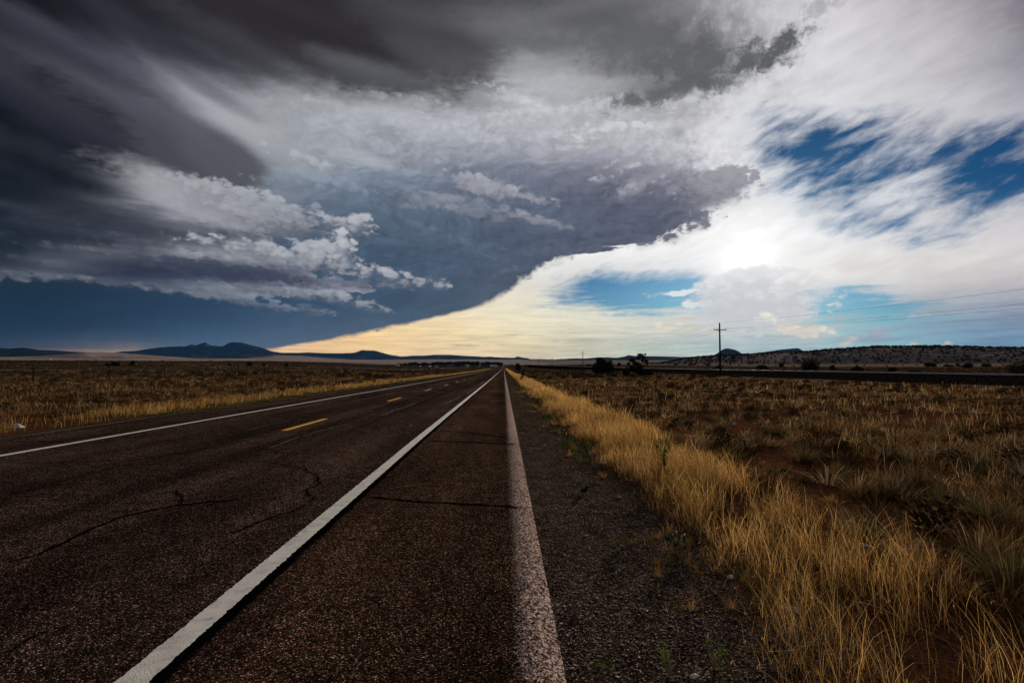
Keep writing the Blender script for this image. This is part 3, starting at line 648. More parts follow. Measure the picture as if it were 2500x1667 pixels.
def npmesh(name, V, Q, mat, parent=None, col=None, smooth=False):
    """mesh from numpy vertices (n,3) and quads or triangles (m,k)"""
    me = D.meshes.new(name); k = Q.shape[1]
    me.vertices.add(len(V)); me.vertices.foreach_set('co', np.ascontiguousarray(V, np.float32).ravel())
    me.loops.add(Q.size); me.loops.foreach_set('vertex_index', np.ascontiguousarray(Q, np.int32).ravel())
    me.polygons.add(len(Q)); me.polygons.foreach_set('loop_start', np.arange(0, Q.size, k, dtype=np.int32))
    if smooth: me.polygons.foreach_set('use_smooth', np.ones(len(Q), bool))
    me.update(calc_edges=True)
    if col is not None:
        at = me.color_attributes.new('tint', 'FLOAT_COLOR', 'POINT')
        c = np.ones((len(V), 4), np.float32); c[:, :3] = col
        at.data.foreach_set('color', c.ravel())
    me.materials.append(mat)
    return link(D.objects.new(name, me), parent)

# ================================================================ materials
def material(name):
    m = D.materials.new(name); m.use_nodes = True
    T = NT(m.node_tree)
    return m, T
def finish(T, color, rough=0.9, spec=0.2, bump=None, bstr=0.5, bdist=0.01, metal=0.0, **kw):
    b = T.n('ShaderNodeBsdfPrincipled')
    T.put(b.inputs['Base Color'], color); T.put(b.inputs['Roughness'], rough); T.put(b.inputs['Specular IOR Level'], spec if spec > 0.12 else 0.0); T.put(b.inputs['Metallic'], metal)
    if bump is not None:
        bn = T.n('ShaderNodeBump'); T.put(bn.inputs['Strength'], bstr); T.put(bn.inputs['Distance'], bdist); T.put(bn.inputs['Height'], bump)
        T.put(b.inputs['Normal'], bn.outputs[0])
    o = T.n('ShaderNodeOutputMaterial'); T.t.links.new(b.outputs[0], o.inputs[0])
    return b
def simple(name, color, rough=0.8, spec=0.2, var=0.15, scale=6.0, metal=0.0, bump=0.0):
    m, T = material(name)
    g = T.n('ShaderNodeTexCoord').outputs['Object']
    nz = T.noise(g, scale, 5, 0.6)
    c = T.v('SCALE', color, sc=T.mr(nz, 0.25, 0.75, 1 - var, 1 + var, 'LINEAR'))
    finish(T, c, rough, spec, nz if bump else None, bump, 0.01, metal)
    return m

def geo_pos(T): return T.n('ShaderNodeNewGeometry').outputs['Position']

# asphalt
mat_asphalt, T = material('asphalt_chip_seal')
p = geo_pos(T); x, y, z = T.sep(p)
chip = T.voro(p, 125.0, out='Color'); cr_, cg_, cb_ = T.sep(chip)
cd = T.voro(p, 125.0)
base = T.ramp(cr_, [(0, (0.006, 0.004, 0.0032)), (0.4, (0.014, 0.0088, 0.0068)), (0.72, (0.036, 0.023, 0.017)), (0.88, (0.10, 0.064, 0.048)), (0.965, (0.26, 0.18, 0.14)), (1, (0.5, 0.38, 0.31))])[0]
pinkc = T.mix(T.mr(cg_, 0.80, 0.95), base, T.mix(1.0, base, (1.5, 0.85, 0.8), 'MULTIPLY'))
big = T.noise(T.v('MULTIPLY', p, (1, 0.22, 1)), 0.8, 5, 0.6)
wheel = T.noise(T.xyz(T.m('MULTIPLY', x, 0.9), T.m('MULTIPLY', y, 0.01), 0.0), 1.0, 2, 0.5)
k = T.m('MULTIPLY', T.mr(big, 0.3, 0.7, 0.62, 1.35), T.mr(wheel, 0.35, 0.65, 0.7, 1.3))
mot = T.noise(p, 5.0, 4, 0.6)
k = T.m('MULTIPLY', k, T.mr(mot, 0.3, 0.7, 0.75, 1.25))
shoulder = T.mr(x, -1.85, -1.7)
k = T.m('MULTIPLY', k, T.mixf(shoulder, 1.0, 1.12))
c = T.v('SCALE', pinkc, sc=T.m('MULTIPLY', k, 0.9))
c = T.mix(shoulder, c, T.mix(1.0, c, (1.05, 0.98, 0.88), 'MULTIPLY'))
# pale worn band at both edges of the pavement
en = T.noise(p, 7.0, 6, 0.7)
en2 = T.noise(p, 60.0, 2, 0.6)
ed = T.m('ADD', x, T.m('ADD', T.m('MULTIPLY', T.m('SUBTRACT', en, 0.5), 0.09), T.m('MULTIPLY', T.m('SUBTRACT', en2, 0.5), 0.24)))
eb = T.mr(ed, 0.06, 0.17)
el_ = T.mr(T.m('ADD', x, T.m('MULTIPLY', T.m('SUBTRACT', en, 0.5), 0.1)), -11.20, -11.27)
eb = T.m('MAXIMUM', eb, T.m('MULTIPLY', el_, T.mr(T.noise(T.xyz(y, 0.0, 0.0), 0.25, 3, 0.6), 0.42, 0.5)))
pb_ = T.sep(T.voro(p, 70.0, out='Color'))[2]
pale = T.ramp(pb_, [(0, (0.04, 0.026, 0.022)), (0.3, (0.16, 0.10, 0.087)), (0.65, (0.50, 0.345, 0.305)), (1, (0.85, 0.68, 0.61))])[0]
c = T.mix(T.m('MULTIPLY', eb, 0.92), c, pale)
# bitumen bleeding out beside the edge line
tb = T.m('ADD', x, T.m('ADD', T.m('MULTIPLY', T.m('SUBTRACT', T.noise(p, 12.0, 5, 0.7), 0.5), 0.11), T.m('MULTIPLY', T.m('SUBTRACT', en2, 0.5), 0.06)))
tar = T.m('MULTIPLY', T.mr(tb, -1.85, -1.83), T.mr(tb, -1.69, -1.73))
c = T.mix(tar, c, (0.0025, 0.0022, 0.0022))
finish(T, c, T.mixf(tar, T.mr(cg_, 0, 1, 0.7, 0.95), 0.7), 0.07, T.m('ADD', T.m('MULTIPLY', cd, -0.8), T.m('MULTIPLY', cr_, 0.5)), 0.9, 0.006)

# paint
def paint(name, col, worn):
    m, T = material(name)
    p = geo_pos(T)
    n1, n2 = T.noise(p, 95.0, 3, 0.6), T.noise(p, 9.0, 4, 0.6)
    x = T.sep(p)[0]
    w = T.m('ADD', T.m('MULTIPLY', n1, 0.6), T.m('MULTIPLY', n2, 0.4))
    c = T.v('SCALE', col, sc=T.mr(n2, 0.3, 0.7, 0.82, 1.08))
    c = T.mix(T.mr(w, worn, worn - 0.06), c, (0.03, 0.022, 0.018))
    cd = T.voro(p, 125.0)
    finish(T, c, 0.6, 0.25, cd, 0.4, 0.004)
    return m
mat_white = paint('worn_white_paint', (0.82, 0.78, 0.73), 0.41)
mat_yellow = paint('worn_yellow_paint', (0.90, 0.44, 0.02), 0.34)
mat_tar, T = material('crack_sealant'); p = geo_pos(T)
finish(T, T.v('SCALE', (0.0055, 0.0045, 0.004), sc=T.mr(T.noise(p, 20, 4), 0.3, 0.7, 0.6, 1.5)), 0.75, 0.08, T.noise(p, 40, 3), 0.3, 0.004)
mat_tarlight, T = material('grey_crack_sealant'); p = geo_pos(T)  # sealant ribbons in a lighter grey than the black seams
finish(T, T.v('SCALE', (0.075, 0.066, 0.06), sc=T.mr(T.noise(p, 9, 4), 0.3, 0.7, 0.5, 1.4)), 0.7, 0.2)

# ground
mat_ground, T = material('desert_ground')
p = geo_pos(T); x, y, z = T.sep(p)
rad = T.v('LENGTH', T.xyz(x, y, 0.0))
n_big = T.noise(p, 0.02, 5, 0.6); n_mid = T.noise(p, 0.35, 5, 0.6); n_sm = T.noise(p, 6.0, 6, 0.65)
soil = T.ramp(T.m('ADD', T.m('MULTIPLY', n_mid, 0.6), T.m('MULTIPLY', n_sm, 0.4)),
              [(0.25, (0.022, 0.013, 0.008)), (0.42, (0.05, 0.024, 0.012)), (0.52, (0.085, 0.035, 0.017)), (0.62, (0.17, 0.064, 0.030)), (0.8, (0.25, 0.10, 0.052))])[0]
chip = T.voro(p, 88.0, out='Color'); a1, a2, a3 = T.sep(chip); cd = T.voro(p, 88.0)
grav = T.ramp(a1, [(0, (0.010, 0.0068, 0.005)), (0.5, (0.036, 0.023, 0.017)), (0.85, (0.10, 0.066, 0.05)), (1, (0.34, 0.26, 0.22))])[0]
grav = T.v('SCALE', grav, sc=T.mr(T.noise(p, 3.0, 5, 0.65), 0.3, 0.7, 0.45, 1.35))
gmix = T.m('ADD', x, T.m('MULTIPLY', T.m('SUBTRACT', T.noise(p, 1.6, 5, 0.6), 0.5), 1.4))
gs = T.m('MULTIPLY', T.mr(gmix, 2.3, 1.5), T.mr(x, -12.6, -11.8))
moss = T.m('MULTIPLY', T.mr(T.noise(p, 2.4, 6, 0.7), 0.55, 0.68), 0.75)
grav = T.mix(moss, grav, T.v('SCALE', (0.05, 0.052, 0.014), sc=T.mr(n_sm, 0.3, 0.7, 0.5, 1.6)))
soil = T.v('SCALE', soil, sc=T.mr(T.noise(p, 42.0, 3, 0.7), 0.3, 0.7, 0.35, 1.6))
near = T.mix(gs, soil, grav)
# thin dry litter over the soil, and the streaky look of far grassland
stre = T.noise(T.v('MULTIPLY', p, (0.006, 0.02, 1)), 1.0, 6, 0.62)
mid = T.ramp(stre, [(0.3, (0.018, 0.011, 0.007)), (0.45, (0.034, 0.021, 0.012)), (0.56, (0.06, 0.038, 0.022)), (0.72, (0.13, 0.095, 0.066))])[0]
mid = T.v('SCALE', mid, sc=T.mr(T.noise(p, 0.25, 6, 0.7), 0.3, 0.7, 0.5, 1.5))
c = T.mix(T.mr(rad, 60, 200), near, mid)
farc = T.ramp(T.noise(T.v('MULTIPLY', p, (0.0012, 0.0018, 1)), 1.0, 7, 0.66), [(0.32, (0.16, 0.12, 0.10)), (0.5, (0.36, 0.275, 0.24)), (0.65, (0.52, 0.41, 0.36))])[0]
dots = T.voro(p, 0.045, 2, 0.6)
farc = T.mix(T.m('MULTIPLY', T.mr(dots, 0.30, 0.12), 0.7), farc, (0.03, 0.03, 0.022))
c = T.mix(T.mr(T.m('ADD', rad, T.m('MULTIPLY', stre, 900)), 1500, 2300), c, farc)
# cloud-sized patches where other grass grows, right of the railway: pale apron at the foot of the ridge
ap = T.m('MULTIPLY', T.mr(x, 150, 260), T.mr(T.m('ADD', rad, T.m('MULTIPLY', stre, 120)), 460, 540))
c = T.mix(T.m('MULTIPLY', ap, 0.8), c, T.v('SCALE', (0.24, 0.185, 0.15), sc=T.mr(T.noise(p, 0.05, 5, 0.6), 0.3, 0.7, 0.6, 1.3)))
bm = T.m('ADD', T.m('MULTIPLY', T.m('MULTIPLY', cd, gs), -0.7), T.m('MULTIPLY', n_sm, 1.5))
finish(T, c, 0.95, 0.08, bm, 0.8, 0.012)

def grass_mat(name, trans=0.45, gain=1.0):
    m, T = material(name)
    at = T.n('ShaderNodeAttribute', attribute_name='tint').outputs['Color']
    c = T.v('SCALE', at, sc=gain)
    d = T.n('ShaderNodeBsdfDiffuse'); T.put(d.inputs[0], c)
    t = T.n('ShaderNodeBsdfTranslucent'); T.put(t.inputs[0], c)
    mx = T.n('ShaderNodeMixShader'); mx.inputs[0].default_value = trans
    T.t.links.new(d.outputs[0], mx.inputs[1]); T.t.links.new(t.outputs[0], mx.inputs[2])
    o = T.n('ShaderNodeOutputMaterial'); T.t.links.new(mx.outputs[0], o.inputs[0])
    return m
mat_grass = grass_mat('dry_grass', 0.5)
mat_field = grass_mat('field_grass', 0.35)
mat_leaf = grass_mat('juniper_leaves', 0.12)
mat_bark = simple('bark', (0.045, 0.032, 0.024), 0.95, 0.1, 0.4, 12, bump=0.6)
mat_pole = simple('weathered_pole_wood', (0.035, 0.024, 0.018), 0.9, 0.15, 0.4, 5, bump=0.4)
mat_arm = simple('crossarm_wood', (0.12, 0.085, 0.05), 0.85, 0.2, 0.3, 8)
mat_porc = simple('glazed_insulator', (0.05, 0.03, 0.025), 0.3, 0.5, 0.1)
mat_wire = simple('cable_metal', (0.05, 0.05, 0.055), 0.6, 0.4, 0.1)
mat_steel = simple('rail_steel', (0.55, 0.51, 0.49), 0.6, 0.5, 0.2, 3, metal=0.7)
mat_tie = simple('old_sleeper', (0.05, 0.036, 0.028), 0.95, 0.1, 0.3, 3)
mat_post = simple('fence_post_wood', (0.03, 0.022, 0.017), 0.95, 0.1, 0.3, 6)

# ================================================================ ground sheet
nr, na = 330, 420
rr = np.concatenate([[0.0], np.geomspace(0.8, 15500, nr - 1)])
aa = np.linspace(0, 2 * np.pi, na, endpoint=False)
RR, AA = np.meshgrid(rr, aa, indexing='ij')
X, Y = RR * np.sin(AA), RR * np.cos(AA)
V = np.stack([X, Y, gz(X, Y)], -1).reshape(-1, 3)
i, j = np.meshgrid(np.arange(nr - 1), np.arange(na), indexing='ij')
Qd = np.stack([i * na + j, i * na + (j + 1) % na, (i + 1) * na + (j + 1) % na, (i + 1) * na + j], -1).reshape(-1, 4)[:, ::-1]
ground = npmesh('ground', V, Qd, mat_ground, smooth=True); tag(ground, kind='structure')

# ================================================================ road
YS = np.concatenate([np.arange(-40, 30, 1.0), np.geomspace(30, 1250, 120)])
ROAD_H = 0.05
def strip(name, xs, hs, mat, ys=YS, kind='structure'):
    xs, hs = np.array(xs, float), np.array(hs, float)
    Xg, Yg = np.meshgrid(xs, ys)
    Z = zr(np.hypot(Xg, Yg)) + hs[None, :]
    V = np.stack([Xg, Yg, Z], -1).reshape(-1, 3); n, m_ = len(xs), len(ys)
    i, j = np.meshgrid(np.arange(m_ - 1), np.arange(n - 1), indexing='ij')
    Qs = np.stack([i * n + j, i * n + j + 1, (i + 1) * n + j + 1, (i + 1) * n + j], -1).reshape(-1, 4)
    return tag(npmesh(name, V, Qs, mat, smooth=True), kind=kind)
H = ROAD_H
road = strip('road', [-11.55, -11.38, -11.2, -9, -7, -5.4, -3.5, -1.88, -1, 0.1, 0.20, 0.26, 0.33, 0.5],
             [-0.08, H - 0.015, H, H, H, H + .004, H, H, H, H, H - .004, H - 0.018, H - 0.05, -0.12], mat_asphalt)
def wobbly(name, x0, x1, h, mat, y0, y1, step, jit):
    ys = np.concatenate([np.arange(y0, min(y1, 14), step), np.geomspace(14, y1, 160)]) if y1 > 20 else np.arange(y0, y1, step)
    a = rng.normal(0, jit, len(ys)); b = rng.normal(0, jit, len(ys))
    V, Qs = [], []
    for k, yy in enumerate(ys):
        for xx in (x0 + a[k], x1 + b[k]):
            V.append((xx, yy, float(zr(math.hypot(xx, yy))) + h))
    Qs = [(2 * k, 2 * k + 1, 2 * k + 3, 2 * k + 2) for k in range(len(ys) - 1)]
    return tag(npmesh(name, np.array(V), np.array(Qs), mat), kind='structure')
wobbly('right_edge_line', -1.965, -1.80, H + 0.004, mat_white, -30, 1245, 0.018, 0.004)
wobbly('left_edge_line', -9.09, -8.93, H + 0.004, mat_white, -30, 1245, 0.05, 0.003)
for n in range(-3, 60):
    y0 = 13.75 + n * 12.25
    L = 3.2
    V = []
    for k in range(9):
        yy = y0 + L * k / 8
        for xx in (-5.56 + rng.normal(0, .003), -5.39 + rng.normal(0, .003)):
            V.append((xx, yy, float(zr(math.hypot(xx, yy))) + H + 0.008))
    tag(npmesh('centre_line_dash', np.array(V), np.array([(2 * k, 2 * k + 1, 2 * k + 3, 2 * k + 2) for k in range(8)]), mat_yellow), kind='structure')

def seam(pix=None, pts=None, w=0.03, mat=mat_tar, name='crack_sealant', h=0.005):
    """ribbon of sealant along a crack; corner points in plan"""
    P = pts or [onground(*q, road=0.05) for q in pix]
    P = np.array(P, float); seg = np.r_[0, np.cumsum(np.hypot(*np.diff(P, axis=0).T))]
    n = max(12, int(seg[-1] / 0.04)); t = np.linspace(0, seg[-1], n)
    x, y = np.interp(t, seg, P[:, 0]), np.interp(t, seg, P[:, 1])
    x += (fbm(t * 1.3 + rng.random() * 99, t * 0 + 3, 4) - .5) * min(0.35, seg[-1] * 0.04); y += (fbm(t * 1.3 + 40, t * 0 + rng.random() * 99, 4) - .5) * min(0.3, seg[-1] * 0.04)
    x += (fbm(t * 9, t * 0 + 8, 3) - .5) * .07; y += (fbm(t * 9, t * 0 + 77, 3) - .5) * .07
    dx_, dy_ = np.gradient(x), np.gradient(y); l = np.hypot(dx_, dy_) + 1e-9
    ww = w * .8 * (0.35 + 1.25 * fbm(t * 4, t * 0 + rng.random() * 50, 4)) * (1 + rng.normal(0, .22, n)) * np.minimum(1, np.minimum(t + 0.05, seg[-1] - t + 0.05) / 0.25) / 2
    a = np.stack([x - dy_ / l * ww, y + dx_ / l * ww], -1); b = np.stack([x + dy_ / l * ww, y - dx_ / l * ww], -1)
    V = np.empty((2 * n, 3)); V[0::2, :2] = b; V[1::2, :2] = a
    V[:, 2] = zr(np.hypot(V[:, 0], V[:, 1])) + H + h
    k = np.arange(n - 1)
    return tag(npmesh(name, V, np.stack([2 * k, 2 * k + 1, 2 * k + 3, 2 * k + 2], -1), mat), kind='structure')
q1 = lambda L: [(x * .4253, 1000 + y * .4253) for x, y in L]          # from enlarged crops of the photo
q2 = lambda L: [(800 + x * .4253, 1000 + y * .4253) for x, y in L]
q3 = lambda L: [(600 + x * .272, 780 + y * .272) for x, y in L]
q4 = lambda L: [(1100 + x * .272, 780 + y * .272) for x, y in L]
for hh, (L, w, f) in enumerate([
    ([(215, 500), (420, 520), (700, 540), (950, 552), (1205, 568)], .062, q2), ([(560, 178), (800, 186), (1120, 200)], .12, q2), ([(625, 118), (780, 128), (1030, 160)], .08, q2),
    ([(240, 655), (540, 665)], .26, q4), ([(250, 695), (540, 706)], .20, q4), ([(120, 735), (300, 737)], .12, q4), ([(300, 540), (490, 548)], .4, q4), ([(330, 505), (495, 510)], .4, q4),
    ([(0, 885), (200, 840), (400, 740), (560, 665), (700, 610), (860, 580), (1040, 548), (1200, 530), (1400, 512)], .065, q1), ([(1040, 548), (1050, 515), (1020, 480), (1015, 460)], .04, q1),
    ([(0, 490), (200, 455), (450, 385), (720, 325), (1000, 315), (1350, 295), (1600, 310), (1780, 340), (1840, 380), (1800, 430), (1720, 480), (1800, 515), (1890, 515)], .035, q1),
    ([(1800, 522), (1700, 580), (1560, 620), (1400, 685), (1300, 720)], .04, q1), ([(0, 310), (400, 300), (800, 285), (1100, 240), (1500, 160), (1881, 100)], .05, q1),
    ([(0, 178), (430, 180)], .07, q1), ([(750, 60), (950, 68), (1020, 78)], .08, q1), ([(980, 20), (1330, 22)], .07, q1), ([(1640, 735), (1740, 726)], .03, q1),
    ([(1200, 440), (1400, 380), (1600, 345)], .03, q1), ([(1380, 240), (1500, 215), (1640, 160)], .05, q1), ([(0, 1440), (200, 1300), (420, 1240)], .03, q1), ([(1560, 1080), (1640, 1100)], .015, q1),
    ([(1340, 1050 - 1050 + 150), (1500, 120)], .03, q1), ([(700, 870), (1000, 830), (1330, 740)], .06, q3), ([(0, 1050), (300, 1040)], .06, q3), ([(900, 1050), (1080, 1000)], .03, q3)]):
    seam(f(L), w=w, h=0.005 + 0.0007 * (hh % 7))
for L, w in [([(1780, 750), (1850, 710), (1930, 665)], .07), ([(1640, 835), (1700, 812), (1740, 810)], .05), ([(1460, 925), (1485, 935), (1480, 965)], .04),
             ([(1215, 855), (1370, 795), (1540, 735)], .06), ([(1995, 650), (2055, 600)], .08), ([(1480, 640), (1560, 620), (1680, 580)], .08), ([(500, 1050), (700, 990), (890, 940)], .04),
             ([(200, 1160), (330, 1110), (480, 1050)], .05), ([(1700, 570), (1800, 545)], .1), ([(2090, 570), (2150, 530)], .12), ([(1900, 555), (2060, 505)], .09), ([(0, 1000), (200, 940), (380, 910)], .03)]:
    seam(q3(L), w=w, mat=mat_tarlight, name='grey_crack_sealant', h=0.011 + rng.random() * .003)
for k in range(26):                                                    # more transverse seams, farther down the road
    yy = 42 + k * 11 + rng.random() * 7
    if rng.random() < .55: seam(pts=[(-1.7, yy), (0.3, yy - 0.3 * rng.random())], w=.06, h=.012)
    if rng.random() < .5: seam(pts=[(-8.8, yy + 3), (-5 + rng.random() * 3, yy + 3.5), (-2.2, yy + 4)], w=.07, h=.0125)
    if rng.random() < .35: seam(pts=[(-11.1, yy), (-9.2, yy + .4)], w=.07, h=.0128)
    if rng.random() < .6: seam(pts=[(-3.6 + rng.normal(0, .2), yy), (-3.5 + rng.normal(0, .3), yy + 6)], w=.05, mat=mat_tarlight, name='grey_crack_sealant', h=.0132)

# ================================================================ railway embankment and track
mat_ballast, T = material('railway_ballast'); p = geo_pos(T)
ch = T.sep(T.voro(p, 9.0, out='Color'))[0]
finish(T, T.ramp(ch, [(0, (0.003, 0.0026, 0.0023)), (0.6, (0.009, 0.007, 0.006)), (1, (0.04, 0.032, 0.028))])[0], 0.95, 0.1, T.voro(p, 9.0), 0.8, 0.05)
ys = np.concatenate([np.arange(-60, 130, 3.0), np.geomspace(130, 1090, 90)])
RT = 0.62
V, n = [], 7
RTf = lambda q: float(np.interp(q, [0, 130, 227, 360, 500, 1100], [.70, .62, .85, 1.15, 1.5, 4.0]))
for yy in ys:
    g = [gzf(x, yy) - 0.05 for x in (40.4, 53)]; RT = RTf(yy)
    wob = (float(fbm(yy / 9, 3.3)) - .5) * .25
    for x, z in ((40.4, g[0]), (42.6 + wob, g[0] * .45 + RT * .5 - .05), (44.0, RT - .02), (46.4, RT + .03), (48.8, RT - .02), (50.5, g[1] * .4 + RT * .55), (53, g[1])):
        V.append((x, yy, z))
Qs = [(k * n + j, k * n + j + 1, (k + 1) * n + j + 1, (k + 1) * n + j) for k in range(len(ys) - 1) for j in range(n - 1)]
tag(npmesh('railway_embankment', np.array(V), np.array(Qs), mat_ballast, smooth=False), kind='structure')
track = empty('railway_track', (46.4, 0, 0)); tag(track, 'straight railway track running along the top of the dark embankment', 'railway')
for sx in (-0.72, 0.72):
    m_ = MB(); prof = [(-.07, .12), (-.035, .27), (.035, .27), (.07, .12)]
    yy = [-60, 0, 130, 227, 360, 500, 1085]
    for a, b in zip(yy[:-1], yy[1:]):
        m_.add([(sx + px_, q, pz + RTf(q)) for q in (a, b) for px_, pz in prof], [(0, 1, 5, 4), (1, 2, 6, 5), (2, 3, 7, 6)])
    m_.build('rail', mat_steel, track)
m_ = MB()
for k in range(900): m_.box((0, -55 + k * 0.62, 0.07 + RTf(-55 + k * .62)), (2.6, 0.24, 0.12))
tag(m_.build('sleepers', mat_tie, track), kind='stuff')
strip_y = np.arange(-30, 260, 4.0)
V = []
for yy in strip_y:
    for x in (37.6 + math.sin(yy / 23) * .2, 39.7 + math.sin(yy / 17) * .2): V.append((x, yy, max(gzf(x, yy), gzf(x + .7, yy), gzf(x - .7, yy)) + .03))
mat_dirt = simple('pale_dirt', (0.16, 0.11, 0.085), 0.95, 0.1, 0.3, 0.7)
tag(npmesh('dirt_track', np.array(V), np.array([(2 * k, 2 * k + 1, 2 * k + 3, 2 * k + 2) for k in range(len(strip_y) - 1)]), mat_dirt), kind='structure')

# ================================================================ mountains and hills
def hill_mat(name, cols, scale, dot=None, dotc=(0.02, 0.022, 0.016)):
    m, T = material(name); p = geo_pos(T)
    n = T.noise(p, scale, 7, 0.62)
    c = T.ramp(n, cols)[0]
    if dot:
        c = T.mix(T.mr(T.voro(p, dot, 2, 0.6), 0.42, 0.22), c, dotc)
    finish(T, c, 0.95, 0.05, T.noise(p, scale * 3, 6, 0.65), 1.0, 30)
    return m
mat_far = hill_mat('forested_mountain_rock', [(0.3, (0.005, 0.007, 0.007)), (0.52, (0.014, 0.016, 0.015)), (0.68, (0.10, 0.09, 0.085))], 0.0016)
mat_pale = hill_mat('pale_grass_hill', [(0.3, (0.14, 0.105, 0.09)), (0.5, (0.32, 0.24, 0.21)), (0.7, (0.46, 0.355, 0.315))], 0.004, 0.03)
mat_ridge = hill_mat('scrubby_ridge_soil', [(0.3, (0.12, 0.09, 0.075)), (0.5, (0.24, 0.185, 0.16)), (0.7, (0.36, 0.28, 0.25))], 0.012)
HILLS = {}
def hill(name, prof, dist, dn, df, mat, rough=0.12, base=-8, seed=0, power=1.0):
    """ridge through the given skyline points, with real depth: foot dn metres in front of the crest, df behind"""
    ae = [azel(*q) for q in prof]
    A = np.array([a for a, e in ae]); E = np.array([e for a, e in ae])
    az = np.linspace(A[0], A[-1], max(60, int((A[-1] - A[0]) / 0.1)))
    el = np.interp(az, A, E); top = CAM_H + dist * np.tan(np.radians(el))
    s = np.linspace(-1, 1, 41)
    V = []
    for sk in s:
        d = dist + (dn * sk if sk < 0 else df * sk)
        g = zr(d) + base
        x, y = d * np.sin(np.radians(az)), d * np.cos(np.radians(az))
        h = np.cos(abs(sk) * np.pi / 2) ** power
        erod = (fbm(x / dist * 45 + seed, y / dist * 30, 5) - 0.5) * 2
        hh = (top - zr(dist) - base) * np.clip(h + rough * erod * np.sin(np.pi * min(1, abs(sk) * 1.15)), 0, 1 if sk < 0 else 0.985)
        V.append(np.stack([x, y, g * abs(sk) + (zr(dist) + base) * (1 - abs(sk)) + hh], -1))
    V = np.array(V); n = len(az)
    i, j = np.meshgrid(np.arange(len(s) - 1), np.arange(n - 1), indexing='ij')
    Qs = np.stack([i * n + j, i * n + j + 1, (i + 1) * n + j + 1, (i + 1) * n + j], -1).reshape(-1, 4)[:, ::-1]
    o = npmesh(name, V.reshape(-1, 3), Qs, mat, smooth=True); tag(o, kind='structure')
    HILLS[name] = V
    return o
hill('mountain_range', [(225,868),(300,858),(340,856),(390,848),(420,846),(455,846),(468,840.5),(478,844),(487,841),(501,836.5),(515,844),(530,845),(545,846),(560,838.5),(575,837),(590,838),(610,843),(640,850),(653,854),(667,858),(690,861.5),(722,861.5),(752,860),(763,861),(796,862),(831,862.5),(867,862),(883,856),(915.5,856.5),(932,861),(954,866.5),(978,870),(1008,869),(1036,868),(1062,865.7),(1090,866),(1117,868),(1171,870.6),(1226,873),(1256,873.5),(1292,876.4),(1320,879)],
     13000, 2200, 2000, mat_far, seed=3, power=1.25, rough=.3)
hill('far_peak', [(1238,878),(1255,873),(1260,871.8),(1264,869.6),(1268,871),(1272,872),(1280,873.4),(1288,874),(1293,876),(1300,879)], 15200, 900, 300, mat_far, seed=13)
hill('low_hills', [(1270,878),(1318,877),(1353,878.5),(1369,877),(1407,875),(1429,875.5),(1451,873.4),(1485,872.5),(1507,874),(1526,871),(1534,867.4),(1546,869),(1587,870),(1672,871.3),(1714,871),(1770,873),(1900,876)], 11000, 1800, 1500, mat_far, seed=5, power=.8, rough=.2)
hill('butte', [(1735,872),(1741,869),(1753,861),(1765,852.5),(1773,850),(1780,850.5),(1792,853),(1802,857),(1814,865),(1819,864),(1860,860),(1904,853.5),(1945,849.5),(1952,851),(1957,855),(1985,864),(2020,868)], 9000, 900, 900, mat_far, seed=8, rough=.1)
hill('left_range', [(-700,846),(-400,838),(-200,844),(0,849),(25,852),(57,849.5),(95,855),(130,856),(190,859.5),(250,860.5),(300,864),(360,869)], 8000, 1500, 1500, mat_far, seed=21, power=.8)
hill('pale_hill', [(-500,872),(-200,868),(0,872),(90,870),(150,866),(210,860.5),(260,861),(300,862),(350,866),(400,870),(480,875),(600,879),(700,881)], 3600, 900, 900, mat_pale, seed=9, base=-3, rough=.06)
hill('pale_slope', [(560,880),(620,872),(670,867.5),(730,869),(800,874),(860,878),(960,881)], 6500, 1200, 1200, mat_pale, seed=19, base=-6, rough=.06)
hill('scrub_ridge', [(1560,890),(1611,887),(1638,883),(1672,876),(1697,873),(1731,870.5),(1802,867),(1880,862.5),(1972,858.5),(2040,853.5),(2125,848),(2210,846.5),(2295,846.5),(2380,848.5),(2500,850.5),(2700,850),(3000,854),(3600,866),(4400,880)],
     1500, 430, 500, mat_ridge, seed=30, base=-1, rough=.05, power=1.0)

# ================================================================ blades of grass: many ribbons in one mesh
def ribbons(name, P, h, w, lean, curl, col, mat, segs=3, yaw=None, parent=None):
    """P (n,3) roots, h heights, w widths, lean (n,2) sideways offset of the tip, curl droop of the tip, col (n,3)"""
    n = len(P)
    yaw = rng.random(n) * np.pi if yaw is None else yaw
    side = np.stack([np.cos(yaw), np.sin(yaw), np.zeros(n)], -1)
    V = np.empty((n, segs + 1, 2, 3)); C = np.empty((n, segs + 1, 2, 3))
    for k in range(segs + 1):
        t = k / segs
        c = P.copy()
        c[:, :2] += lean * (t ** 1.7)[..., None] if False else lean * (t ** 1.7)
        up = t * (1 - curl * t * t * 0.55)
        c[:, 2] += h * up - 0.01
        ww = (w * (1 - 0.75 * t ** 2))[:, None] * 0.5
        V[:, k, 0] = c - side * ww; V[:, k, 1] = c + side * ww
        C[:, k, 0] = C[:, k, 1] = col
    idx = np.arange(n)[:, None] * (segs + 1) * 2 + np.arange(segs)[None, :] * 2
    Qs = np.stack([idx, idx + 1, idx + 3, idx + 2], -1).reshape(-1, 4)
    return npmesh(name, V.reshape(-1, 3), Qs, mat, parent, col=C.reshape(-1, 3))

def palette(n, cols, wts, var=0.22):
    cols = np.array(cols); k = rng.choice(len(cols), n, p=np.array(wts) / sum(wts))
    return cols[k] * (1 + rng.normal(0, var, n))[:, None].clip(0.4, 1.8)
GOLD = [(0.58, 0.34, 0.11), (0.74, 0.48, 0.19), (0.42, 0.21, 0.06), (0.26, 0.12, 0.035), (0.12, 0.13, 0.03)]

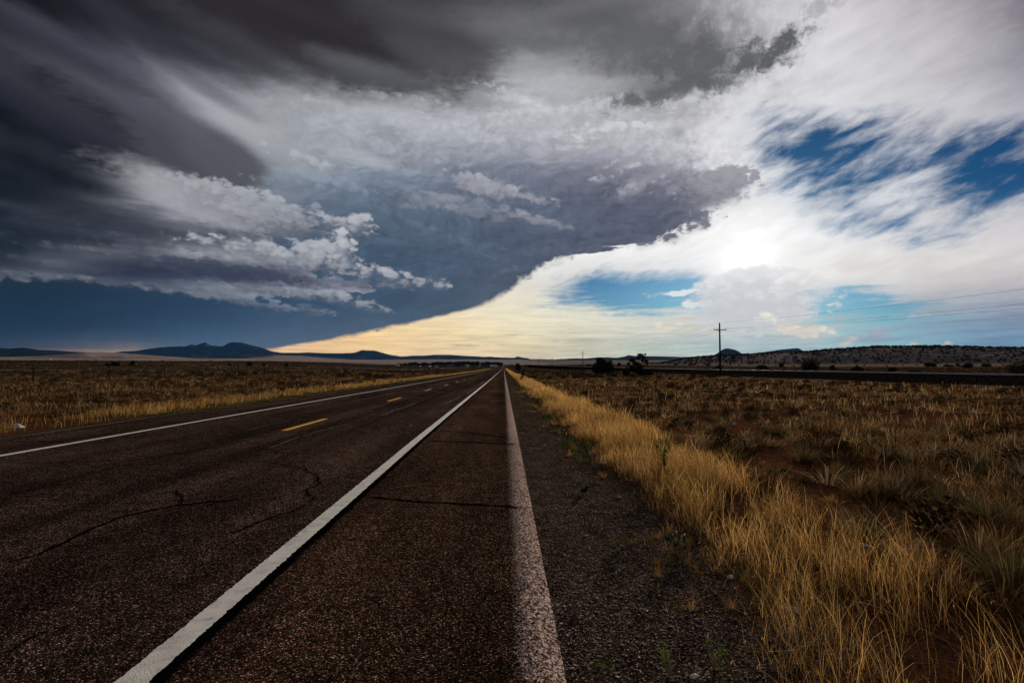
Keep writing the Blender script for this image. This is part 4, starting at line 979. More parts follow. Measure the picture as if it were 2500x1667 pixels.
# golden roadside grass, right-hand band
def band_edges(y):
    xi = 1.76 + (fbm(y / 1.6, y * 0 + 5, 3) - .5) * .75 - 0.55 * sstep(4.3, 2.6, y)
    xo = 3.25 + (fbm(y / 2.5, y * 0 + 50, 3) - .5) * 1.1 - 0.6 * sstep(4.6, 2.4, y)
    return xi, xo
parts_P, parts_h, parts_w, parts_s = [], [], [], []
for y0, y1, dens in [(1.2, 4, 560), (4, 7, 800), (7, 11, 950), (11, 18, 750), (18, 30, 520), (30, 60, 240), (60, 120, 100), (120, 260, 40), (260, 600, 9)]:
    n = int((y1 - y0) * 2.6 * dens)
    y = y0 + rng.random(n) * (y1 - y0); u = rng.random(n)
    xi, xo = band_edges(y)
    x = xi + (xo - xi) * u * 1.15 + rng.normal(0, .07, n)
    cl = fbm(x * 2.6, y * 2.2, 3)                                     # patchy clumps
    keep = rng.random(n) < np.clip((cl - .37) * 5.5, .05, 1) * np.where(u > .87, .35, 1) * (1 - .35 * sstep(4.5, 2.6, y) * (cl < .5))
    x, y, u = x[keep], y[keep], u[keep]
    parts_P.append(np.stack([x, y, gz(x, y)], -1))
    edge = np.minimum(1, np.minimum(u, 1.1 - u) * 4 + .35)
    parts_h.append((0.14 + 0.32 * rng.random(len(x)) ** .9) * edge * (0.62 + .75 * fbm(x * .9, y * .7 + 7, 2)))
    parts_w.append(np.maximum(0.0012 + 0.0014 * rng.random(len(x)), 0.00042 * np.hypot(x, y) * (0.6 + .8 * rng.random(len(x)))))
P = np.concatenate(parts_P); h = np.concatenate(parts_h); w = np.concatenate(parts_w); n = len(P)
patch = fbm(P[:, 0] * 1.1 + 3, P[:, 1] * .8, 3)
col = palette(n, GOLD, [4.2, 3.2, 3, 2.4, 1.0], .32) * (0.55 + .9 * patch)[:, None]
lean = np.stack([rng.normal(-.02, .10, n), rng.normal(0, .10, n)], -1) * (h / .35)[:, None]
lean[rng.random(n) < .2] *= 2.6
nearm = P[:, 1] < 9
g1 = ribbons('golden_grass', P[nearm], h[nearm], w[nearm], lean[nearm], rng.random(nearm.sum()) ** 2 * 1.0, col[nearm], mat_grass, segs=4)
tag(g1, 'tall golden dry grass growing beside the gravel shoulder, nearest stretch', 'grass', kind='stuff')
g2 = ribbons('golden_grass', P[~nearm], h[~nearm], w[~nearm], lean[~nearm], rng.random((~nearm).sum()) ** 2, col[~nearm], mat_grass, segs=2)
tag(g2, 'tall golden dry grass band running away along the right roadside', 'grass', kind='stuff')
# nodding seed heads on some of the near stems
sel = np.where(nearm & (rng.random(n) < .16))[0]
tip = P[sel].copy(); tip[:, :2] += lean[sel]; tip[:, 2] += h[sel] * .62
hooky = rng.random(len(sel)) * 2 * np.pi
V = []; C = []
r_ = 0.008 + .012 * rng.random(len(sel))
for k in range(5):
    a = -0.3 + k * 0.75
    c = tip.copy(); c[:, 0] += np.cos(hooky) * r_ * (1 - np.cos(a)); c[:, 1] += np.sin(hooky) * r_ * (1 - np.cos(a)); c[:, 2] += r_ * np.sin(a) + .004
    ww = 0.0008
    s_ = np.stack([-np.sin(hooky), np.cos(hooky), np.zeros(len(sel))], -1) * ww
    V += [c - s_, c + s_]; C += [col[sel] * 1.5 + .04] * 2
V = np.stack(V, 1); C = np.stack(C, 1); m = len(sel)
idx = np.arange(m)[:, None] * 10 + np.arange(4)[None, :] * 2
tag(npmesh('grass_seed_heads', V.reshape(-1, 3), np.stack([idx, idx + 1, idx + 3, idx + 2], -1).reshape(-1, 4), mat_grass, col=C.reshape(-1, 3)),
    'curled pale seed heads on the golden roadside grass', 'seed heads', kind='stuff')

# the same kind of grass on the far verge, with a green fringe next to the asphalt
y = np.concatenate([2 + rng.random(26000) * 28, 30 + rng.random(26000) * 90, 120 + rng.random(14000) * 400])
n = len(y)
u = rng.random(n)
xo = -11.75 - u ** 1.2 * (2.6 + 2 * fbm(y / 4, y * 0 + 12, 2))
cl = fbm(xo * 1.3, y * .5, 3); keep = rng.random(n) < np.clip((cl - .42) * 5, .04, .8)
y, u, xo = y[keep], u[keep], xo[keep]; n = len(y)
P = np.stack([xo, y, gz(xo, y)], -1); r = np.hypot(xo, y)
green = u < .22 + .12 * rng.random(n)
h = np.where(green, .06 + .10 * rng.random(n), (.10 + .32 * rng.random(n)) * (.6 + .6 * fbm(xo, y * .4, 2)))
col = np.where(green[:, None], palette(n, [(0.055, 0.075, 0.018), (0.10, 0.10, 0.03)], [2, 1]), palette(n, GOLD[:4] + [(0.16, 0.15, 0.05)], [3, 2, 3, 2.4, 1.3]) * (.45 + .6 * fbm(xo * .4, y * .3, 2))[:, None])
tag(ribbons('verge_grass', P, h, np.maximum(.004, .0006 * r), np.stack([rng.normal(0, .07, n), rng.normal(0, .07, n)], -1), rng.random(n) ** 2, col, mat_grass, segs=2),
    'ragged dry and green grass along the left edge of the asphalt', 'grass', kind='stuff')

# thin weeds and fallen straw on the gravel between asphalt and golden grass
n = 52000
y = 1.6 + rng.random(n) ** 1.6 * 45; x = .42 + rng.random(n) ** .7 * 1.6
cl = fbm(x * 1.9 + 7, y * 1.2, 4)
keep = rng.random(n) < np.clip((cl - .52) * 7, .01, 1) * np.clip((x - .2) * .9, .15, 1)
x, y, cl = x[keep], y[keep], cl[keep]; n = len(x)
P = np.stack([x, y, gz(x, y)], -1)
gr = fbm(x * .8 + 31, y * .8, 3) > .5
col = np.where(gr[:, None], palette(n, [(0.07, 0.085, 0.02), (0.13, 0.12, 0.035), (0.05, 0.06, 0.02)], [2, 1, 2]), palette(n, [(0.30, 0.16, 0.06), (0.2, 0.1, 0.05), (0.36, 0.25, 0.14)], [2, 2, 1]))
h = .015 + .06 * rng.random(n) ** 1.8 * (1 + 1.6 * (x > 1.3))
tag(ribbons('low_weeds', P, h, np.maximum(.0022, .0006 * y), np.stack([rng.normal(0, .035, n), rng.normal(0, .035, n)], -1), rng.random(n), col, mat_grass, segs=2),
    'low green and straw coloured weeds creeping over the gravel', 'weeds', kind='stuff')
n = 9500
y = 1.9 + rng.random(n) ** 1.7 * 22; x = .65 + rng.random(n) ** .7 * 2.6
keep = rng.random(n) < np.clip((fbm(x * 1.3 + 2, y, 3) - .35) * 4, .03, 1); x, y = x[keep], y[keep]; n = len(x)
P = np.stack([x, y, gz(x, y) + .012], -1); aa_ = rng.random(n) * 6.28; L = .04 + .22 * rng.random(n) ** 2
tag(ribbons('fallen_straw', P, .008 + .05 * rng.random(n) ** 3, np.full(n, .0026), np.stack([np.cos(aa_) * L, np.sin(aa_) * L], -1), np.zeros(n), palette(n, [(0.36, 0.25, 0.15), (0.24, 0.13, 0.07), (0.5, 0.4, 0.28)], [3, 3, 1]), mat_grass, segs=3, yaw=aa_ + np.pi / 2),
    'broken straw stems lying on the gravel and soil', 'straw', kind='stuff')

# tufts covering the open range on both sides
FIELD = [(0.19, 0.092, 0.036), (0.29, 0.16, 0.066), (0.06, 0.04, 0.018), (0.40, 0.28, 0.15), (0.04, 0.036, 0.017), (0.17, 0.15, 0.09)]
def tufts(name, label, X, Y, nb, hh, ww, spread, cols, wts, segs=2, mat=mat_field, droop=.6):
    n = len(X); N = n * nb
    tx, ty = np.repeat(X, nb), np.repeat(Y, nb)
    th = np.repeat(hh, nb); tc = np.repeat(palette(n, cols, wts, .3) * (.38 + .85 * fbm(X / 5 + 60, Y / 5, 3))[:, None], nb, 0)
    sp = np.repeat(spread, nb)
    a = rng.random(N) * 2 * np.pi; q = rng.random(N) ** .6
    px_, py_ = tx + np.cos(a) * q * sp * .45, ty + np.sin(a) * q * sp * .45
    P = np.stack([px_, py_, gz(px_, py_)], -1)
    out = q * sp * (.35 + .75 * rng.random(N))
    lean = np.stack([np.cos(a) * out, np.sin(a) * out], -1) + rng.normal(0, .03, (N, 2))
    h = th * (.55 + .55 * rng.random(N)) * (1.15 - .45 * q)
    c = tc * (1 + rng.normal(0, .25, N))[:, None].clip(.4, 1.9)
    o = ribbons(name, P, h, np.repeat(ww, nb) * (.6 + .8 * rng.random(N)), lean, rng.random(N) * droop, c, mat, segs=segs)
    return tag(o, label, 'grass', kind='stuff')
def scatter(n, rad, right=True):
    """points spread over a ring sector of the range"""
    r = np.sqrt(rad[0] ** 2 + rng.random(n) * (rad[1] ** 2 - rad[0] ** 2))
    wd = 80 if rad[1] < 61 else 60; n = int(n * wd / 52); r = np.sqrt(rad[0] ** 2 + rng.random(n) * (rad[1] ** 2 - rad[0] ** 2))
    a = R(-wd) + rng.random(n) * R(2 * wd)
    x, y = r * np.sin(a), r * np.cos(a)
    lim = 3.35 + (fbm(y / 2, y * 0, 2) - .5) * .8
    k = (x > lim) | (x < -14.0 - 1.5 * rng.random(n))
    k &= ~((x > 37.2) & (x < 53.0))
    return x[k], y[k]
dens_ = lambda x, y, s=2.2: fbm(x / s, y / s, 4)
for (r0, r1, n, nb, wk, sg) in [(2, 9, 1900, 60, 0, 3), (9, 18, 6500, 26, 0, 2), (18, 38, 20000, 12, 0, 2), (38, 80, 40000, 7, 0, 2), (80, 170, 50000, 5, 0, 1), (170, 420, 26000, 4, 0, 1)]:
    x, y = scatter(n, (r0, r1))
    dn = dens_(x, y); k = rng.random(len(x)) < np.clip((dn - (.47 if r0 < 38 else .40)) * 6, .14, 1); x, y, dn = x[k], y[k], dn[k]
    r = np.hypot(x, y)
    big = fbm(x / 9, y / 9 + 40, 3)
    hh = (.08 + .17 * rng.random(len(x))) * (.5 + 1.0 * big) * (1 + .25 * (x < 0)) * (1.15 if r0 < 38 else 1)
    wts = [4, 3, 3, 1.4, 1.6, 1.2]
    tufts('range_grass', 'short brown tufts of dry range grass, %s' % {2: 'closest to the camera', 9: 'just beyond the golden band', 18: 'in the near field', 38: 'in the middle of the field', 80: 'around the power poles', 170: 'far out on the plain'}[r0],
          x, y, nb, hh, np.maximum(.0028, .00085 * r), hh * 1.1 + .05, FIELD, wts, segs=sg)
# small golden tufts straying onto the gravel
n = 170
y = 2 + rng.random(n) ** 1.3 * 22; x = 1.05 + rng.random(n) ** .6 * .85
tufts('stray_tufts', 'small straw coloured tufts straying from the golden band onto the gravel', x, y, 26, .05 + .13 * rng.random(n) ** 1.5, np.maximum(.0016, .0005 * y), .03 + .06 * rng.random(n), [(0.36, 0.20, 0.07), (0.24, 0.12, 0.04), (0.07, 0.08, 0.02)], [3, 3, 1.4], mat=mat_grass)
# taller wispy straw-coloured stems standing above the tufts
x, y = scatter(30000, (4, 60)); k = fbm(x / 3 + 20, y / 3, 3) > .50; x, y = x[k], y[k]; r = np.hypot(x, y)
k = rng.random(len(x)) < np.clip(14 / r, .12, 1); x, y, r = x[k], y[k], r[k]; n = len(x)
P = np.stack([x, y, gz(x, y)], -1)
tag(ribbons('tall_stems', P, .22 + .32 * rng.random(n), np.maximum(.0018, .0005 * r), rng.normal(0, .09, (n, 2)), rng.random(n), palette(n, [(0.34, 0.22, 0.11), (0.24, 0.14, 0.06), (0.4, 0.3, 0.19)], [2, 3, 1]), mat_grass, segs=3),
    'tall wispy dry stems scattered over the field', 'grass', kind='stuff')

# ================================================================ leafy clumps: shrubs and trees
def leaves(blobs, n, size, cols, wts, seed, shell=.55, flat=1.0):
    g = np.random.default_rng(seed)
    b = np.array(blobs, float)                        # x y z rx ry rz
    vol = b[:, 3] * b[:, 4] * b[:, 5]; k = g.choice(len(b), n, p=vol / vol.sum())
    d = g.normal(size=(n, 3)); d /= np.linalg.norm(d, axis=1)[:, None]
    q = (shell + (1 - shell) * g.random(n))[:, None] * np.where(g.random(n) < .12, 1.18, 1.0)[:, None]
    c = b[k, :3] + d * b[k, 3:] * q
    c[:, 2] = np.maximum(c[:, 2], .02)
    u = g.normal(size=(n, 3)); u /= np.linalg.norm(u, axis=1)[:, None]
    v = np.cross(u, g.normal(size=(n, 3))); v /= np.linalg.norm(v, axis=1)[:, None]
    s = (size * (.55 + .9 * g.random(n)))[:, None]
    V = np.stack([c - u * s * .5, c + v * s * .32, c + u * s * .5, c - v * s * .32], 1)
    cc = np.array(cols)[g.choice(len(cols), n, p=np.array(wts) / sum(wts))] * (1 + g.normal(0, .3, n))[:, None].clip(.35, 1.9)
    return V.reshape(-1, 3), np.arange(4 * n).reshape(n, 4), np.repeat(cc, 4, 0)
JUN = [(0.020, 0.026, 0.012), (0.035, 0.042, 0.018), (0.055, 0.055, 0.028)]
def shrub(name, label, cat, x, y, w, h, n=500, size=None, seed=0, group=None, cols=JUN, lobes=7, trunk=True, yaw=0.0, z=None):
    g = np.random.default_rng(seed)
    bl = []
    for i in range(lobes):
        a = g.random() * 6.28; q = g.random() ** .6 * w * .30
        rr_ = w * (.16 + .12 * g.random()); zz = h * (.28 + .52 * g.random() * (1 - (q / (w * .5)) ** 2))
        bl.append((math.cos(a) * q, math.sin(a) * q, min(zz, h - rr_ * .8), rr_, rr_, min(rr_ * (1 + .4 * g.random()), h * .45)))
    bl.append((0, 0, h * .32, w * .40, w * .40, h * .32))
    root = empty(name, (x, y, gzf(x, y) - .03 if z is None else z), yaw); tag(root, label, cat, group)
    V, Qs, C = leaves(bl, n, size or max(.07, w * .06), cols, [3, 3, 1][:len(cols)], seed)
    npmesh('crown', V, Qs, mat_leaf, root, col=C)
    if trunk:
        m = MB()
        for i in range(4):
            a = g.random() * 6.28
            m.tube([(0, 0, -.1), (math.cos(a) * w * .06, math.sin(a) * w * .06, h * .25), (math.cos(a) * w * .2, math.sin(a) * w * .2, h * .6)], [w * .025, w * .018, w * .008], 6)
        m.build('trunk', mat_bark, root)
    return root
def put(px, py, Y, wpx, hpx):
    """world place and size of something whose foot is seen at px and which stands Y metres away"""
    d = ray(px, py); x = d.x / d.y * Y
    k = math.hypot(Y, 0) / F
    return x, Y, wpx * k * 1.02, hpx * k
def foot(px, py, Yd):
    """distance at which the ground meets the pixel row of the foot"""
    d = ray(px, 800); k = d.x / d.y
    y0 = 56 / k if k > .05 else 90.0
    for Y in np.arange(max(60, y0), 900, 4.0):
        if 893 - (gzf(k * Y, Y) - CAM_H) * F / Y <= py: return float(Y)
    return Yd
# the two big bushes in the middle of the right-hand field
x, y, w, h = put(1472, 913, 124, 48, 38)
r_ = empty('bushy_tree', (x, y, gzf(x, y))); tag(r_, 'dense dark rounded juniper with two crowns, left of the airy tree', 'tree')
g = np.random.default_rng(3)
bl = [(-.9, 0, 1.3, 1.25, 1.1, 1.3), (-.5, 0, 2.5, .95, .9, .95), (-.75, .1, 3.0, .6, .6, .55), (.3, 0, 2.2, .8, .9, .9), (1.35, 0, 1.5, .9, .9, 1.2), (1.5, 0, 2.4, .5, .6, .6), (.3, 0, 1.0, 1.6, 1.3, .9), (-1.7, 0, .9, .6, .8, .8), (1.9, 0, .8, .5, .6, .7)]
V, Qs, C = leaves([tuple(v * 1.12 for v in b) for b in bl], 9500, .22, JUN, [3, 3, 1], 3, .45); npmesh('crown', V, Qs, mat_leaf, r_, col=C)
m = MB()
for a in (-1.1, -.3, .5, 1.2): m.tube([(a * .15, 0, -.1), (a * .5, .1, 1.0), (a, .1, 2.3)], [.13, .09, .03], 7)
m.build('trunk', mat_bark, r_)
x, y, w, h = put(1557, 917, 104, 66, 50)
r_ = empty('airy_tree', (x, y, gzf(x, y))); tag(r_, 'open crowned dark tree with bare branches showing, above a dense skirt of scrub', 'tree')
bl = [(-1.0, 0, 2.7, .62, .6, .42), (-1.6, 0, 2.05, .42, .5, .32), (-1.9, 0, 1.5, .3, .3, .3), (-.35, 0, 2.1, .65, .5, .5), (-1.1, 0, 1.3, .6, .6, .5), (.45, 0, 3.55, .62, .55, .40), (.1, 0, 3.05, .45, .45, .35), (1.05, 0, 3.2, .45, .4, .5), (1.55, 0, 2.5, .42, .45, .45), (1.35, 0, 3.7, .25, .25, .22), (.85, 0, 2.6, .40, .4, .3), (1.75, 0, 2.0, .28, .3, .25), (.3, 0, 1.5, .7, .7, .6), (-.2, 0, .9, 1.1, .9, .6),
      (-2.0, 0, .5, .85, .7, .62), (1.6, -.3, .55, 1.0, .9, .62), (.7, -.2, .5, 1.0, .8, .6), (2.3, -.2, .35, .5, .5, .45)]
V, Qs, C = leaves([tuple(v * 1.08 for v in b) for b in bl], 9000, .19, JUN, [3, 3, 1], 4, .3); npmesh('crown', V, Qs, mat_leaf, r_, col=C)
m = MB()
for pts in [[(0, 0, -.1), (.1, 0, .9), (.4, 0, 1.9), (.35, 0, 2.8), (.5, 0, 3.6)], [(.1, 0, .8), (.9, 0, 1.6), (1.4, 0, 2.4), (1.2, 0, 3.3)], [(.9, 0, 1.6), (1.6, 0, 1.9), (1.8, 0, 2.2)], [(.05, 0, .7), (-.6, 0, 1.7), (-1.0, 0, 2.6)], [(-.6, 0, 1.7), (-1.5, 0, 2.0)], [(.38, 0, 1.9), (1.0, .1, 2.6), (1.1, .1, 3.2)]]:
    m.tube(pts, list(np.linspace(.10, .025, len(pts))), 6)
m.build('trunk', mat_bark, r_)
# round tree and small stick-like shrub right beside the road
x, y, w, h = put(1265, 899, 300, 20, 20)
shrub('round_tree', 'small round dark tree standing close to the road, far down its right side', 'tree', x, y, 4.2, 4.4, n=2600, size=.34, seed=11)
x, y = 2.35, 70
r_ = empty('roadside_shrub', (x, y, gzf(x, y))); tag(r_, 'narrow dark green shrub leaning up out of the golden roadside grass', 'shrub')
V, Qs, C = leaves([(-.12, 0, .35, .22, .2, .32), (0, 0, .75, .2, .2, .3), (.12, 0, 1.1, .18, .2, .25), (-.1, 0, 1.2, .12, .1, .12), (.15, 0, .5, .15, .15, .25)], 420, .10, JUN + [(0.10, 0.13, 0.10)], [3, 3, 1, 2], 8, .2)
npmesh('crown', V, Qs, mat_leaf, r_, col=C)
m = MB(); m.tube([(0, 0, -.1), (-.05, 0, .5), (.1, 0, 1.2)], [.025, .02, .008], 5); m.build('trunk', mat_bark, r_)
# bushes beyond the railway and out on the left range: pixel foot, distance, size in pixels
BUSH = [(1978, 908, 112, 54, 30, 'largest dark bush beyond the railway embankment'), (2508, 917, 92, 80, 38, 'big dark bush cut off by the right edge of the photo, beyond the rails'),
        (1755, 903, 150, 16, 9, 'low dark bush peeping out behind the nearest power pole'), (1862, 904, 150, 28, 11, 'low double bush beyond the rails, left of the largest bush'),
        (1907, 896, 230, 12, 8, 'small round bush just left of the largest bush beyond the rails'), (2033, 903, 170, 14, 9, 'small bush just right of the largest bush beyond the rails'),
        (2092, 906, 140, 33, 11, 'wide flat bush beyond the rails, second to the right of the largest'), (2178, 908, 125, 21, 9, 'compact dark bush beyond the rails, halfway to the right edge'),
        (2236, 910, 125, 24, 5, 'very low bush just above the rails near the right edge'), (2271, 895, 330, 28, 9, 'broad bush at the foot of the ridge, right part'),
        (2315, 895, 330, 24, 5, 'flat bush next to the broad bush at the ridge foot'), (2362, 898, 270, 26, 10, 'rounded bush between ridge foot and rails near the right edge'),
        (2409, 895, 300, 25, 7, 'flat bush at the ridge foot near the right edge'), (2337, 894, 340, 10, 5, 'tiny bush among the wide ones at the ridge foot'),
        (1418, 892, 420, 9, 8, 'small bush left of the dense juniper, beyond the rails'), (1405, 893, 440, 9, 4, 'lowest bush beyond the rails between the second pole and the juniper'),
        (1511, 893, 400, 9, 7, 'small square bush seen between juniper and airy tree'), (1437, 893, 420, 13, 4, 'flat bush just left of the dense juniper'),
        (1650, 891, 480, 10, 4, 'little bush beyond the rails right of the airy tree'), (1690, 891, 480, 22, 4, 'long low bush left of the nearest pole'), (1728, 892, 470, 10, 4, 'little bush near the nearest pole at the ridge foot'),
        (281, 893, 230, 19, 9, 'dark bush on the left range behind the second fence post'), (324, 892, 240, 13, 10, 'round dark bush right of the second fence post'), (263, 894, 220, 11, 5, 'low bush left of the second fence post'),
        (609, 893, 250, 13, 8, 'dark bush on the left range below the mountain foot'), (643, 893, 260, 9, 5, 'small bush right of the one below the mountain foot'), (700, 894, 240, 10, 7, 'small dark bush farther right on the left range'),
        (560, 893, 260, 8, 4, 'tiny bush on the left range below the mountains')]
for i, (px, py, Yd, wp, hp, lab) in enumerate(BUSH):
    Yd = foot(px, py, Yd); x, y, w, h = put(px, py, Yd, wp, hp); h2 = h + .3
    shrub('wild_bush', lab, 'bush', x, y, w, h2, n=int(500 + 60 * wp), size=max(.12, Yd / F * 2.3), seed=40 + i, group='dark bushes scattered over the range')

# distinct dark bunches of grass in the near right field
CLUMP = [(1790, 1125, .42, .36, 'dark bunch of grass in the field right of the tall green weed'), (1960, 1128, .5, .42, 'wide black-brown bunch of grass, middle of the right field'), (2050, 1170, .40, .40, 'bunch of grass leaning left, below the wide black-brown one'),
         (2160, 1215, .5, .48, 'large shaggy bunch of grass with a dark heart, right field'), (2240, 1190, .5, .45, 'tall olive bunch of grass, upper right of the shaggy one'), (2420, 1290, .5, .55, 'shaggy dark bunch of grass near the right edge'),
         (2460, 1210, .45, .4, 'tan topped bunch of grass at the right edge'), (2380, 1140, .45, .4, 'rounded bunch of grass high on the right side'), (1900, 1062, .5, .38, 'far dark bunch of grass, upper middle of the right field'),
         (2130, 1070, .5, .38, 'far bunch of grass, upper right of the field'), (2290, 1060, .5, .40, 'pale topped bunch of grass, far right of the field'), (1760, 1050, .45, .35, 'small far bunch of grass close to the golden band'),
         (1860, 1180, .4, .34, 'bunch of grass beside the golden band, with reddish soil behind'), (2330, 1240, .42, .42, 'olive bunch of grass between the two shaggy ones'), (2470, 1440, .5, .55, 'dark bunch of grass in the lower right corner')]
for i, (px, py, sp, hh, lab) in enumerate(CLUMP):
    x, y = onground(px, py); nb = 420; g = np.random.default_rng(90 + i)
    root = empty('grass_bunch', (x, y, gzf(x, y))); tag(root, lab, 'grass clump', 'dark bunches of grass in the right field')
    a = rng.random(nb) * 6.283; q = rng.random(nb) ** .5
    P = np.stack([np.cos(a) * q * sp * .3, np.sin(a) * q * sp * .3, np.zeros(nb) - .01], -1)
    out = q * sp * (.3 + .6 * rng.random(nb))
    base = np.array([(0.05, 0.038, 0.018), (0.10, 0.07, 0.03), (0.07, 0.06, 0.025)][i % 3])
    cc = base * (1 + rng.normal(0, .35, nb))[:, None].clip(.3, 2); tips = rng.random(nb) < .18; cc[tips] = palette(tips.sum(), [(0.24, 0.16, 0.07)], [1])
    ribbons('blades', P, hh * (.5 + .55 * rng.random(nb)) * (1.1 - .4 * q), np.full(nb, .0042), np.stack([np.cos(a) * out, np.sin(a) * out], -1), rng.random(nb) * .7, cc, mat_field, segs=3, parent=root)

# junipers on the scrub ridge: the nearest and largest as things, the rest of the scrub as one mass
Vr = HILLS['scrub_ridge']; front = Vr[:25]                         # toe to just past the crest
ns, nz_ = front.shape[:2]
def ridge_point(u, v):
    i_, j_ = min(int(u), ns - 2), min(int(v), nz_ - 2); fu, fv = u - i_, v - j_
    return front[i_, j_] * (1 - fu) * (1 - fv) + front[i_ + 1, j_] * fu * (1 - fv) + front[i_, j_ + 1] * (1 - fu) * fv + front[i_ + 1, j_ + 1] * fu * fv
az_end = azel(2620, 850)[0]
cand = []
while len(cand) < 3600:
    u, v = random.random() * (ns - 1), random.random() * (nz_ - 1)
    p_ = ridge_point(u, v)
    if math.degrees(math.atan2(p_[0], p_[1])) > az_end: continue
    dn = float(fbm(p_[0] / 90, p_[1] / 90, 3)); t = u / ns
    if random.random() > min(1, (.28 + 1.0 * t ** 1.5) * (.35 + 1.4 * max(0, dn - .25))): continue
    cand.append((float(np.hypot(p_[0], p_[1])), p_, 1.8 + 2.6 * random.random() ** 1.5))
cand.sort(key=lambda c: -c[2] / c[0])
V0, Q0, C0 = leaves([(0, 0, .52, .48, .48, .42), (.2, .1, .68, .3, .3, .3), (-.22, 0, .4, .3, .35, .36)], 60, .36, JUN, [3, 3, 1], 77, .3)
jm = None
for k, (r, p_, s) in enumerate(cand[:240]):
    root = empty('ridge_juniper', Vector(p_) - Vector((0, 0, .2)), random.random() * 6); root.scale = (s * 1.25, s * 1.25, s)
    tag(root, 'dark juniper bush dotted on the slope of the pale ridge', 'bush', 'junipers on the ridge slope')
    if jm is None: jm = npmesh('crown', V0, Q0, mat_leaf, root, col=C0)
    else:
        c_ = jm.copy(); c_.parent = root; SC.collection.objects.link(c_)
rest = cand[240:]
Vs = []
for r, p_, s in rest:
    a = random.random() * 6.28; ca, sa = math.cos(a), math.sin(a)
    q_ = V0[::1] * (s * 1.25, s * 1.25, s)
    Vs.append(np.stack([q_[:, 0] * ca - q_[:, 1] * sa, q_[:, 0] * sa + q_[:, 1] * ca, q_[:, 2] - .2], -1) + p_)
Qs = (Q0[None] + (np.arange(len(rest)) * len(V0))[:, None, None]).reshape(-1, 4)
tag(npmesh('ridge_scrub', np.concatenate(Vs), Qs, mat_leaf, col=np.tile(C0, (len(rest), 1))), 'dense dark juniper scrub covering the upper slope of the ridge', 'scrub', kind='stuff')

# far scrub dotting the plains: one mass
n = 2600
r = 420 + rng.random(n) ** 1.4 * 2600; a = R(-50) + rng.random(n) * R(100); x, y = r * np.sin(a), r * np.cos(a)
k = (np.abs(x + 5) > 25) & (fbm(x / 160, y / 160, 3) > .42) & ~((x > 38) & (x < 56)); x, y, r = x[k], y[k], r[k]; s = (.5 + 1.1 * rng.random(len(x)) ** 2)
z = gz(x, y)
V1, Q1, C1 = leaves([(0, 0, .5, .7, .7, .45)], 14, .62, JUN, [3, 3, 1], 78, .2)
Vs = (V1[None] * s[:, None, None] + np.stack([x, y, z], -1)[:, None]).reshape(-1, 3)
Qs = (Q1[None] + (np.arange(len(x)) * len(V1))[:, None, None]).reshape(-1, 4)
tag(npmesh('distant_scrub', Vs, Qs, mat_leaf, col=np.tile(C1, (len(x), 1))), 'tiny dark specks of scrub scattered over the distant plain', 'scrub', kind='stuff')
# low dark shrubs within the nearer range, too many to count
xy = [scatter(*q) for q in ((300, (6, 22)), (1100, (22, 60)), (2600, (60, 140)), (4200, (140, 360)))]; x, y = np.concatenate([a for a, b in xy]), np.concatenate([b for a, b in xy])
k = fbm(x / 7 + 70, y / 7, 3) > .47; x, y = x[k], y[k]; r = np.hypot(x, y); s = (.20 + .36 * rng.random(len(x)) ** 1.8) * np.clip(r / 60, .8, 1.6)
V1, Q1, C1 = leaves([(0, 0, .35, .8, .8, .5), (.3, .1, .5, .5, .5, .4)], 150, .17, [(0.030, 0.022, 0.012), (0.06, 0.042, 0.02), (0.12, 0.088, 0.045)], [3, 3, 1.6], 79, .25)
Vs = (V1[None] * s[:, None, None] + np.stack([x, y, gz(x, y)], -1)[:, None]).reshape(-1, 3)
Qs = (Q1[None] + (np.arange(len(x)) * len(V1))[:, None, None]).reshape(-1, 4)
tag(npmesh('low_scrub', Vs, Qs, mat_leaf, col=np.tile(C1, (len(x), 1))), 'low dark scrub scattered between the brown grass tufts', 'scrub', kind='stuff')

# ================================================================ power line
POLE_X = 36.3
POLE_Y = [-69, 91, 250, 410, 572, 735, 895]
def pole_top(i): return gzf(POLE_X, POLE_Y[i]) + 9.05
def make_pole(i, label):
    y = POLE_Y[i]; z = gzf(POLE_X, y)
    root = empty('power_pole', (POLE_X, y, z)); tag(root, label, 'utility pole', 'wooden power poles along the railway')
    m = MB(); m.tube([(0, 0, -.3), (0, 0, 3), (0, 0, 6.5), (0, 0, 9.0)], [.17, .155, .13, .11], 12); m.build('pole', mat_pole, root, True)
    m = MB(); m.box((0, -.16, 7.86), (2.1, .10, .13)); arm = m.build('crossarm', mat_arm, root)
    for sx in (-1, 1):
        m = MB(); m.tube([(sx * .48, -.2, 7.80), (sx * .02, -.17, 7.42)], .014, 5); m.build('brace', mat_wire, root)
    for ix in (-.98, -.36, .98):
        m = MB(); m.tube([(ix, -.16, 7.92), (ix, -.16, 7.97), (ix, -.16, 7.975), (ix, -.16, 8.02), (ix, -.16, 8.025), (ix, -.16, 8.07), (ix, -.16, 8.09)], [.015, .015, .045, .05, .035, .045, .02], 10); m.build('insulator', mat_porc, root, True)
    m = MB(); m.tube([(0, 0, 9.0), (0, 0, 9.05), (0, 0, 9.06), (0, 0, 9.12), (0, 0, 9.14)], [.02, .02, .045, .045, .02], 8); m.build('insulator', mat_porc, root, True)
    return root
labs = ['', 'nearest and tallest looking power pole with a pale crossarm, on the right', 'second power pole, its cross shape standing just left of the dense juniper', 'third power pole from the right, thin cross above the embankment',
        'fourth power pole, a thin stroke above the far end of the embankment', 'fifth power pole, tiny and close to the round roadside tree', 'farthest power pole, the faintest of the row']
for i in range(1, len(POLE_Y)): make_pole(i, labs[i])
